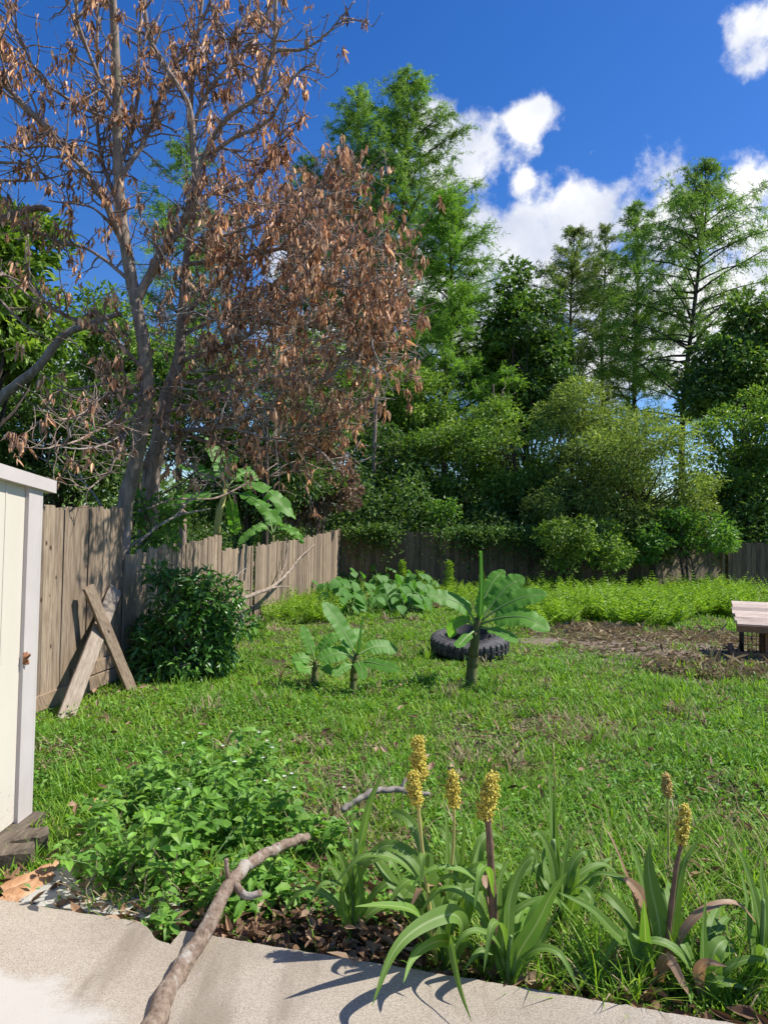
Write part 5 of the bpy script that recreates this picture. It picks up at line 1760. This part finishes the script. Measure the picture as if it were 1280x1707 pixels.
def build_branches():
    z = SLAB_Z
    a = G(222, 1790, z + .038); b = G(334, 1568, z + .05)
    p3 = P(383, 1475, b[1] + .22); p4 = P(430, 1432, b[1] + .42); p5 = P(470, 1411, b[1] + .58); p6 = P(512, 1395, b[1] + .75)
    m1 = P(281, 1650, (a[1] * .35 + b[1] * .65))
    limb('fallen_branch', 'thick forked dead branch lying across the concrete edge, its far end raised', [a, m1, b, p3, p4, p5, p6],
         [.036, .033, .030, .027, .024, .022, .019], 601, M['logbark'],
         [([p3 + [.0, 0, .0], P(378, 1450, p3[1]), P(377, 1432, p3[1])], .012), ([p3 + [.02, 0, 0], P(410, 1494, p3[1] - .05), P(436, 1489, p3[1] - .05)], .018)])
    a = G(600, 1345, .06); a = P(612, 1330, 3.9)
    limb('fallen_branch', 'short grey crooked branch lying behind the golden seed heads', [P(570, 1352, 3.85), P(620, 1322, 3.95), P(660, 1317, 4.0), P(690, 1322, 4.0), P(716, 1325, 4.0)],
         [.016, .017, .017, .015, .011], 602, M['greybark'], [([P(668, 1318, 4.0), P(676, 1300, 4.02), P(688, 1290, 4.05)], .011)])
    # bare branch leaning on the bleached fence
    def fp(px, py, off): return onplane(px, py, FA + FN * off, FN)
    limb('bare_branch', 'long bare grey branch leaning against the bleached fence panel', [fp(378, 1012, .5), fp(420, 992, .35), fp(450, 980, .28), fp(475, 960, .2), fp(500, 930, .1), fp(524, 908, .04)],
         [.03, .034, .034, .028, .022, .013], 603, M['mossbark'], [([fp(462, 972, .22), fp(476, 938, .16), fp(480, 905, .12)], .018), ([fp(440, 984, .3), fp(465, 978, .3), fp(482, 979, .3)], .018)])
    limb('bare_branch', 'pale snapped twig poking from the shrub in front of the fence boards', [fp(378, 972, .25), fp(396, 958, .2), fp(413, 944, .15)], [.008, .007, .005], 604, M['greybark'], n=10, sides=6)
    # dead branches caught on the low fence top
    limb('bare_branch', 'dry grey branch resting over the top of the low sloping fence', [P(232, 905, 9.0), P(262, 878, 9.2), P(300, 858, 9.5), P(330, 852, 9.8), P(350, 848, 10)], [.02, .018, .016, .012, .008], 605, M['greybark'],
         [([P(290, 862, 9.4), P(310, 840, 9.6), P(330, 815, 9.8)], .01), ([P(250, 890, 9.1), P(230, 900, 9.0), P(212, 915, 8.9)], .014)], n=24, sides=7)
    limb('bare_branch', 'thin dark branch slanting across the leaves of the yellow-stemmed banana', [P(235, 852, 9.2), P(290, 832, 9.8), P(360, 830, 10.3), P(420, 800, 10.8), P(462, 772, 11.2)], [.012, .014, .016, .013, .008], 606, M['deadbark'],
         [([P(300, 832, 9.9), P(325, 805, 10), P(350, 800, 10.2)], .008)], n=30, sides=7)
    limb('bare_branch', 'arched pale twig hanging below the grey limb at the left', [P(100, 745, 6.7), P(140, 748, 7), P(175, 740, 7.6), P(215, 720, 8.4)], [.006, .009, .01, .011], 607, M['greybark'],
         [([P(118, 730, 6.8), P(116, 715, 6.8), P(122, 705, 6.8)], .006)], n=20, sides=6)
    limb('bare_branch', 'bare stem bending up above the tall fence from the shed side', [P(60, 760, 9), P(100, 780, 9), P(140, 805, 9), P(172, 846, 8.8), P(178, 862, 8.8)], [.006, .009, .011, .013, .013], 608, M['greybark'],
         [([P(140, 805, 9), P(125, 780, 9), P(100, 752, 9)], .008)], n=20, sides=6)


build_branches()

# ------------------------------------------------------------------ shrub, weeds, taro, ferns


def build_shrub():
    b = G(312, 1128)
    s = b[1] / F_PX
    e = []
    for (px, py, rx, ry) in ((315, 1060, 82, 70), (300, 985, 58, 50), (350, 1010, 55, 55), (265, 1060, 40, 60), (320, 1105, 85, 32), (385, 1050, 30, 50)):
        c = P(px, py, b[1] - .05)
        e.append((c[0], c[1], c[2], rx * s, rx * s * .85, ry * s))
    r = bush('evergreen_shrub', 'rounded glossy green shrub with pointed leaves growing against the low fence', 'shrub', b, e, 701, M['shrub'], M['deadbark'], .105, .036, 5200, 130, .15, .02, fill=.2, tmpl=LEAF8, stems=6, droop=.35, crown_name='foliage')


build_shrub()


def build_weeds():
    rs = np.random.RandomState(801)
    # a clump of soft leafy weeds with small white flowers
    places = []
    P0 = [(160, 1480, .30, 'leafy weed with drooping pointed leaves overhanging the concrete footing, nearest the shed'),
          (220, 1497, .36, 'leafy weed with large hanging leaves over the dry stalks at the slab corner'),
          (285, 1485, .42, 'broad soft-leaved weed in the middle of the clump, left of the forked branch'),
          (330, 1440, .40, 'leafy weed right behind the forked branch on the concrete'),
          (390, 1420, .38, 'weed with yellowing lower leaves behind the stub of the forked branch'),
          (230, 1390, .36, 'pale-leaved weed at the back left of the clump, over the white stones'),
          (300, 1370, .40, 'bushy weed at the back of the clump below the lawn'),
          (370, 1355, .42, 'tallest leafy weed in the clump, reaching up toward the low banana'),
          (435, 1350, .36, 'weed dotted with small white flowers at the right of the clump'),
          (480, 1400, .30, 'thin weed with white flowers by the raised end of the forked branch'),
          (280, 1555, .16, 'small bright weed sprouting from the notch in the concrete edge'),
          (390, 1540, .22, 'low leafy weed right of the forked branch at the slab edge'),
          (440, 1520, .22, 'low weed with brown litter around it, right of the branch stub'),
          (530, 1440, .26, 'sparse weed between the forked branch tip and the narrow sorghum'),
          (345, 1530, .2, 'low weed half hidden under the forked branch'),
          (180, 1400, .28, 'spreading weed nearest the shed corner, behind the bark strips')]
    for k, (px, py, h, lab) in enumerate(P0):
        b = G(px, py)
        root = thing('leafy_weed', lab, 'weed', b, 'soft leafy weeds along the patio')
        st, lf, fl = MB(), MB(), MB()
        pos, ax, nh, Ls = [], [], [], []
        nst = int(5 + h * 22)
        flw = []
        for j in range(nst):
            a = rs.uniform(0, 6.28)
            sp = rs.uniform(.1, .75)
            dv = norm([math.cos(a) * sp, math.sin(a) * sp, 1])
            ln = h * rs.uniform(.75, 1.25)
            o = b + np.array([rs.normal() * .05, rs.normal() * .05, -.02])
            path = wander(rs, o, dv, ln, 7, .12, -.02)
            st.tube(path, np.linspace(.0045, .002, 8), 5)
            for i in range(2, 8):
                for sgn in (0, 1):
                    az = i * 1.57 + sgn * math.pi + a
                    d_ = np.array([math.cos(az), math.sin(az), rs.uniform(-.45, .35)])
                    pos.append(path[i] + d_ * .008); ax.append(d_ + rs.normal(size=3) * .15)
                    nh.append([rs.normal() * .3, rs.normal() * .3 - .2, 1]); Ls.append(rs.uniform(.045, .085) * (.75 + h))
            for _ in range(4):
                d_ = rdir(rs, 1)[0]; d_[2] = abs(d_[2]) * .5
                pos.append(path[-1]); ax.append(d_); nh.append([0, -.2, 1]); Ls.append(rs.uniform(.03, .05))
            if ('white' in lab and 'stones' not in lab and j % 2 == 0) or (k in (6, 7) and j % 4 == 0): flw.append(path[-1] + [0, 0, .03])
        pos, ax, nh, Ls = map(np.array, (pos, ax, nh, Ls))
        scatter(lf, LEAF8, pos, ax, nh, Ls, Ls * rs.uniform(.45, .62, len(Ls)))
        st.build('stems', M['stem'], root)
        lf.build('foliage', M['weed'], root, smooth=False)
        if flw:
            for f in flw:
                th = np.arange(5) * 2 * np.pi / 5 + rs.uniform(0, 1)
                d_ = np.stack([np.cos(th), np.sin(th), np.full(5, .25)], -1)
                scatter(fl, LEAF4, np.repeat(f[None], 5, 0), d_, np.repeat([[0, 0, 1.0]], 5, 0), .014, .011)
            fl.build('flowers', M['petal'], root, smooth=False)
    # pale stones under the weeds
    for k, (px, py, s_) in enumerate(((118, 1452, .03), (135, 1432, .035), (150, 1398, .03), (172, 1372, .04), (196, 1352, .045), (222, 1342, .035))):
        c = G(px, py)
        V = rdir(rs, 60)
        bm_pts = V * s_ * np.array([1.2, 1, .7]) * rs.uniform(.85, 1.1, (60, 1))
        import bmesh
        bm = bmesh.new()
        for v in bm_pts: bm.verts.new(v)
        bmesh.ops.convex_hull(bm, input=bm.verts)
        me = bpy.data.meshes.new('stone'); bm.to_mesh(me); bm.free()
        me.materials.append(M['stone'])
        o = bpy.data.objects.new('stone', me); COL.objects.link(o); o.location = (c[0], c[1], s_ * .45)
        tag(o, 'pale stone lying half hidden under the leafy weeds near the shed', 'stone', 'pale stones under the weeds')


build_weeds()


def heart_leaf(mb, o, axis, nh, L, W, rs, mat=0):
    """taro blade: arrow/heart outline with two back lobes, hung from o"""
    R = frames(np.array([axis]), np.array([nh]))[0]
    rib = np.linspace(-.3, 1, 9)
    hw = np.array([.0, .36, .48, .5, .47, .40, .29, .16, 0]) * W / L
    V, UV = [], []
    for y, w in zip(rib, hw):
        row = []
        for u in (-1, -.5, 0, .5, 1):
            x = u * w
            yy = y if y > -.1 else (y if abs(u) > .3 else -.02)
            z = -.10 * abs(u) * w + .18 * abs(x) - .25 * max(0, y) ** 2 + rs.normal() * .008
            row.append(o + R @ np.array([x * L, yy * L, z * L]))
        V.append(row)
    mb.grid(np.array(V), mat)


def build_taro():
    rs = np.random.RandomState(901)
    pl = []
    for k in range(74):
        px = rs.uniform(478, 715); py = rs.uniform(972, 1032)
        if px < 560: py = min(py, 985 + (px - 478) * .5)
        pl.append((px, py, rs.uniform(.32, .68)))
    pl += [(588, 965, 1.05), (574, 966, .95), (690, 970, .8)]
    for k, (px, py, h) in enumerate(pl):
        b = G(px, py)
        tall = k >= 74
        lab = ['tall heart-leaved taro rising above the patch near the fence corner', 'tall taro just left of the highest one by the fence corner', 'taro with upright leaves at the right end of the patch'][k - 74] if tall else 'pale green heart-leaved taro in the patch before the back fence corner'
        root = thing('taro_plant', lab, 'taro', b, 'taro plants in the back corner patch')
        st = MB()
        for j in range(rs.randint(4, 7)):
            a = rs.uniform(0, 6.28)
            top = b + np.array([math.cos(a) * .22, math.sin(a) * .22, h * rs.uniform(.45, 1.1)])
            st.tube(catmull([b + [0, 0, -.03], (b + top) / 2 + [0, 0, .06], top], 6), np.linspace(.011, .006, 6), 5)
            lf = MB()
            az = a + rs.normal() * .5
            axis = norm([math.cos(az) * .7 + .1, math.sin(az) * .6 - .2, rs.uniform(-1, -.2)])
            nh = norm([math.cos(az) + .5, math.sin(az) - .9, .7])
            heart_leaf(lf, top, axis, nh, rs.uniform(.17, .30), rs.uniform(.15, .25), rs)
            lf.build('leaf', M['taro'], root)
        st.build('stems', M['stem'], root)


build_taro()


def fronds(mb, b, n, L, rs, mat=0, pinn=9, spread=.9, wd=.3):
    """n arching fronds with paired leaflets from each base point in b"""
    m = len(b)
    base = np.repeat(b, n, 0)
    k = len(base)
    az = rs.uniform(0, 6.28, k)
    ln = L * rs.uniform(.45, 1.35, k) * np.repeat(rs.uniform(.6, 1.4, m), n)
    sp = rs.uniform(.25, 1.0, k) * spread
    dirh = np.stack([np.cos(az), np.sin(az), np.zeros(k)], -1)
    for i, u in enumerate(np.linspace(.2, 1, pinn)):
        p = base + dirh * (ln * sp * u)[:, None] + np.array([0, 0, 1]) * (ln * (u - .42 * sp * u * u))[:, None]
        tang = norm(dirh * sp[:, None] + np.array([0, 0, 1]) * (1 - .84 * sp * u)[:, None])
        side = norm(np.cross(tang, dirh + [0, 0, .3]))
        lw = ln * wd * (1 - u * .75)
        for sg in (-1, 1):
            ax = norm(side * sg + tang * .55 + rs.normal(size=(k, 3)) * .15)
            scatter(mb, LEAF4, p, ax, norm(rs.normal(size=(k, 3)) * .35 + [0, -.1, 1]), lw, lw * .34, mat)


def build_groundcover():
    rs = np.random.RandomState(911)
    # fern / dogfennel patch at the back right
    mb = MB()
    pts = []
    for _ in range(900):
        px = rs.uniform(895, 1255); 
        lo = 1040 + 12 * math.sin(px / 40)
        if px < 960: lo = 1050
        py = rs.uniform(978, lo)
        p = G(px, py); pts.append(p)
    for _ in range(90):
        p = G(rs.uniform(1245, 1420), rs.uniform(978, 1010)); pts.append(p)
    pts = np.array(pts)
    fronds(mb, pts, 6, .5, rs, wd=.27)
    tag(mb.build('fern_undergrowth', M['fern'], smooth=False), 'bright yellow-green ferny weeds in a bank before the back fence', kind='stuff')
    # weedy growth round the taro
    mb = MB()
    pts = []
    for _ in range(620):
        px = rs.uniform(445, 900); py = rs.uniform(966, 1012)
        if 490 < px < 712 and py > 985 and rs.rand() < .8: continue
        pts.append(G(px, py))
    for _ in range(160):
        pts.append(G(rs.uniform(440, 560), rs.uniform(1000, 1040)))
    fronds(mb, np.array(pts), 6, .36, rs, spread=.9, wd=.3)
    tag(mb.build('weed_undergrowth', [M['fern']], smooth=False), 'light green weeds filling in round the taro patch', kind='stuff')
    # three yellow-green young plants standing above the taro
    for (px, py, h, lab) in ((670, 985, .85, 'upright yellow-green weed above the taro patch'), (748, 992, .9, 'narrow yellow-green weed spike left of the tall banana'), (700, 990, .6, 'feathery yellow-green weed between the taro and the narrow spike')):
        b = G(px, py)
        root = thing('feathery_weed', lab, 'weed', b)
        st = MB(); st.tube(catmull([b, b + [.01, 0, h * .5], b + [0, 0, h]], 8), np.linspace(.01, .003, 8), 5); st.build('stem', M['stem'], root)
        lf = MB()
        n = 500
        u = rs.uniform(.2, 1, n)
        pos = b + np.stack([rs.normal(size=n) * .02, rs.normal(size=n) * .02, h * u], -1)
        ax = norm(rs.normal(size=(n, 3)) * [1, 1, .3] + [0, 0, .4])
        scatter(lf, LEAF4, pos + ax * (rs.uniform(0, .16, n) * (1.1 - u * .7))[:, None], ax, norm(rs.normal(size=(n, 3)) + [0, 0, 1]), rs.uniform(.05, .11, n), .025)
        lf.build('foliage', M['fern'], root, smooth=False)


build_groundcover()

# ------------------------------------------------------------------ grass, litter


def build_grass():
    rs = np.random.RandomState(1001)
    N = 400000
    lo, hi = 2.55, 27.0
    d = lo * (hi / lo) ** rs.uniform(0, 1, N)
    x = rs.uniform(-.66 * d - .5, .66 * d + 1.5)
    y = d
    # keep inside the yard and off the slab, shed, tyre
    t = (x - FA[0]) * FN[0] + (y - FA[1]) * FN[1]
    s = (x - CORNER[0]) * BN[0] + (y - CORNER[1]) * BN[1]
    sd = beyond_slab(x, y)
    tc = G(782, 1094)
    ok = (t > .04) & (s > .1) & (sd > .03) & ~((x < G(43, 1385)[0] + .05) & (y < G(43, 1385)[1] + .1)) & (((x - tc[0]) ** 2 + (y - tc[1]) ** 2) > .5 ** 2)
    mm = mulch_mask(x, y)
    ok &= rs.uniform(0, 1, N) > mm * .93
    # bed by the slab is thin
    bed = np.maximum(np.clip(1 - sd / .55, 0, 1) * (x < .75), np.clip(1.5 - sd / .62, 0, 1) * (x > -.95) * (x < .3))
    ok &= rs.uniform(0, 1, N) > bed * .97
    worn = np.sin(x * 2.7 + 1.9 * np.sin(y * 1.9 + 1)) * np.sin(y * 2.4 + 1.5 * np.sin(x * 1.6)) + .45 * np.sin(x * 7.1 + 2 * np.sin(y * 4)) * np.sin(y * 6.3)
    ok &= rs.uniform(0, 1, N) > np.clip(worn - .25, 0, 1) * 1.1
    x, y, sd, mm = x[ok], y[ok], sd[ok], mm[ok]
    n = len(x)
    # patch fields
    f1 = np.sin(x * 2.1 + 1.3 * np.sin(y * 1.1)) * np.sin(y * 1.7 + 1.1 * np.sin(x * .9)) + .5 * np.sin(x * 5.3 + y * 3.1) * np.sin(y * 4.7 - x)
    dry = np.zeros(n)
    for (px, py, r) in ((530, 1240, .35), (545, 1290, .3), (790, 1225, .5), (900, 1205, .6), (1050, 1065, 1.2), (1150, 1130, .5), (1200, 1540, .35), (1250, 1380, .3), (915, 1140, .15), (600, 1350, .45), (560, 1500, .3), (470, 1050, .3), (670, 1430, .3), (1000, 1215, .4), (90, 1260, .35)):
        c = G(px, py)
        dry = np.maximum(dry, 1 - np.hypot(x - c[0], (y - c[1]) * .7) / r)
    pr = np.clip(.15 + dry * 1.1 + mm * .25 + .22 * np.clip(np.sin(x * 3.7 + 1.7 * np.sin(y * 2.3)) * np.sin(y * 3.1 + x) - .35, 0, 1), 0, .85)
    isdry = rs.uniform(0, 1, n) < pr
    dark = (~isdry) & (rs.uniform(0, 1, n) < np.clip(.42 + f1 * .35, .1, .9))
    pos = np.stack([x, y, ground_z(x, y) - .004], -1)
    az = rs.uniform(0, 6.28, n)
    tilt = rs.uniform(.1, 1.0, n)
    axis = norm(np.stack([np.cos(az) * tilt, np.sin(az) * tilt, np.ones(n)], -1))
    axis[isdry] = norm(axis[isdry] * [1.6, 1.6, .5])
    nh = np.stack([-np.cos(az), -np.sin(az), np.full(n, .4)], -1) * -1
    tall = 1 + .55 * np.clip(f1, -.6, 1.4)
    H = (rs.uniform(.045, .115, n)) * tall * np.where(y > 9, .75, .88)
    H = np.where(sd < 1.1, H * 1.25, H)
    Wd = (.0035 + .0011 * y) * rs.uniform(.7, 1.4, n)
    mb = MB()
    for k, msk in enumerate(((~isdry) & (~dark), dark, isdry)):
        scatter(mb, BLADE, pos[msk], axis[msk], nh[msk], H[msk], Wd[msk], k)
    # scattered coarser tufts all over the lawn
    nt_ = 1500
    dq = 3.2 * (17 / 3.2) ** rs.uniform(0, 1, nt_); xq = rs.uniform(-.6 * dq - .4, .6 * dq + 1.4)
    tq = (xq - FA[0]) * FN[0] + (dq - FA[1]) * FN[1]
    okq = (tq > .1) & (beyond_slab(xq, dq) > .3) & (np.hypot(xq - tc[0], dq - tc[1]) > .6) & ~((xq < G(43, 1385)[0] + .1) & (dq < G(43, 1385)[1] + .2))
    xq, dq = xq[okq], dq[okq]
    hq = rs.uniform(.5, 1.5, len(xq)); kq = rs.randint(16, 40, len(xq)); sq = rs.uniform(.02, .09, len(xq))
    big = np.repeat(np.arange(len(xq)), kq); k_ = len(big)
    pq = np.stack([xq[big] + rs.normal(size=k_) * sq[big], dq[big] + rs.normal(size=k_) * sq[big], np.zeros(k_)], -1)
    pq[:, 2] = ground_z(pq[:, 0], pq[:, 1])
    az = rs.uniform(0, 6.28, k_); ti = rs.uniform(.1, 1.3, k_)
    ax_ = norm(np.stack([np.cos(az) * ti, np.sin(az) * ti, np.ones(k_)], -1))
    hh = rs.uniform(.07, .17, k_) * hq[big]
    mtl = np.where(rs.uniform(0, 1, len(xq)) < .14, 2, np.where(rs.uniform(0, 1, len(xq)) < .5, 1, 0))[big]
    for mi_ in (0, 1, 2):
        ms_ = mtl == mi_
        scatter(mb, BLADE, pq[ms_], ax_[ms_], np.stack([np.cos(az), np.sin(az), np.full(k_, -.4)], -1)[ms_], hh[ms_], (.0045 + .0009 * pq[ms_, 1]) * rs.uniform(.7, 1.5, ms_.sum()), mi_)
    # long grass tufts among the sorghum
    tp = []
    for _ in range(150):
        q = G(rs.uniform(740, 1330), rs.uniform(1400, 1680))
        if beyond_slab(q[0], q[1]) > .04: tp.append(q)
    tp = np.repeat(np.array(tp), 26, 0); k_ = len(tp)
    tp = tp + rs.normal(size=(k_, 3)) * [.03, .03, 0]
    az = rs.uniform(0, 6.28, k_); ti = rs.uniform(.1, 1.1, k_)
    ax_ = norm(np.stack([np.cos(az) * ti, np.sin(az) * ti, np.ones(k_)], -1))
    hh = rs.uniform(.08, .30, k_)
    dr = rs.uniform(0, 1, k_) < .15
    for mi_, ms_ in ((0, ~dr), (2, dr)):
        scatter(mb, BLADE, tp[ms_], ax_[ms_], np.stack([np.cos(az), np.sin(az), np.full(k_, -.4)], -1)[ms_], hh[ms_], rs.uniform(.004, .009, ms_.sum()), mi_)
    # low broad-leaved lawn weeds
    m = 45000
    d = 3.0 * (14 / 3.0) ** rs.uniform(0, 1, m)
    xx = rs.uniform(-.62, .62, m) * d; yy = d
    t = (xx - FA[0]) * FN[0] + (yy - FA[1]) * FN[1]
    g = np.sin(xx * 3.3 + 2) * np.sin(yy * 2.9) + .6 * np.sin(xx * 1.2 - yy * 1.5)
    shx, shy = G(43, 1385)[:2]
    ok = (t > .05) & (beyond_slab(xx, yy) > .12) & (g + rs.normal(size=m) * .4 > .15) & (mulch_mask(xx, yy) < .3) & ~((xx < shx + .05) & (yy < shy + .1)) & (((xx - tc[0]) ** 2 + (yy - tc[1]) ** 2) > .5 ** 2)
    xx, yy = xx[ok], yy[ok]; m = len(xx)
    az = rs.uniform(0, 6.28, m)
    p = np.stack([xx, yy, ground_z(xx, yy) + rs.uniform(.01, .10, m)], -1)
    axis = np.stack([np.cos(az), np.sin(az), rs.uniform(-.2, .8, m)], -1)
    L = rs.uniform(.025, .055, m)
    scatter(mb, LEAF4, p, axis, norm(rs.normal(size=(m, 3)) * .4 + [0, 0, 1]), L, L * .5, 3)
    o = mb.build('grass', [M['grass'], M['grass_dark'], M['straw'], M['weed']], smooth=False)
    tag(o, 'rough sunlit lawn grass with dry patches', kind='stuff')
    # litter: fallen brown leaves and twigs along the bed and over the mulch
    mb = MB()
    ps = []
    for _ in range(1100):
        f = rs.uniform(-1.75, 2.2)
        q = _e0 + norm(_e1 - _e0) * (f + 1.3) + _en * (rs.exponential(.2) + .02)
        ps.append([q[0], q[1], ground_z(q[0], q[1]) + rs.uniform(0, .06)])
    for _ in range(900):
        q = G(rs.uniform(120, 1300), 1080 + 420 * rs.rand() ** .8); ps.append([q[0], q[1], rs.uniform(.02, .09)])
    for _ in range(700):
        q = G(rs.uniform(350, 720), rs.uniform(1490, 1600)); ps.append([q[0], q[1], rs.uniform(.0, .09)])
    ps = np.array(ps)
    ps = ps[beyond_slab(ps[:, 0], ps[:, 1]) > .0]
    L = rs.uniform(.03, .10, len(ps))
    scatter(mb, DEADLEAF, ps, norm(rs.normal(size=ps.shape) * [1, 1, .35]), norm(rs.normal(size=ps.shape) * .5 + [0, 0, 1]), L, L * rs.uniform(.2, .5, len(ps)), zs=L * .4)
    q = []
    while len(q) < 9000:
        c, rx, ry = MULCH[rs.randint(len(MULCH))]
        a, r = rs.uniform(0, 6.28), rs.uniform(0, 1) ** .5 * 1.15
        q.append([c[0] + rx * r * math.cos(a), c[1] + ry * r * math.sin(a), rs.uniform(.01, .08)])
    q = np.array(q)
    L = rs.uniform(.03, .12, len(q)) * np.where(rs.rand(len(q)) < .12, 2, 1)
    scatter(mb, DEADLEAF, q, norm(rs.normal(size=q.shape) * [1, 1, .3]), norm(rs.normal(size=q.shape) * .5 + [0, 0, 1]), L, L * rs.uniform(.1, .35, len(q)), 1, zs=L * .4)
    # dry stalk tangle by the slab corner
    for _ in range(260):
        o_ = G(rs.uniform(150, 330), rs.uniform(1455, 1530), .03)
        w = wander(rs, o_, norm(rs.normal(size=3) * [1, 1, .5] + [0, 0, .25]), rs.uniform(.08, .3), 4, .3)
        mb.tube(w, .0022, 4, mat=1, cap=False)
    for _ in range(260):
        o_ = G(rs.uniform(470, 700), rs.uniform(1290, 1420), .03)
        w = wander(rs, o_, norm(rs.normal(size=3) * [1, 1, .5] + [0, 0, .5]), rs.uniform(.08, .28), 4, .3)
        mb.tube(w, .0022, 4, mat=1, cap=False)
    tag(mb.build('leaf_litter_debris', [M['litter'], M['straw']], smooth=False), 'dry fallen leaves and stalks along the bed and bare patch', kind='stuff')


build_grass()
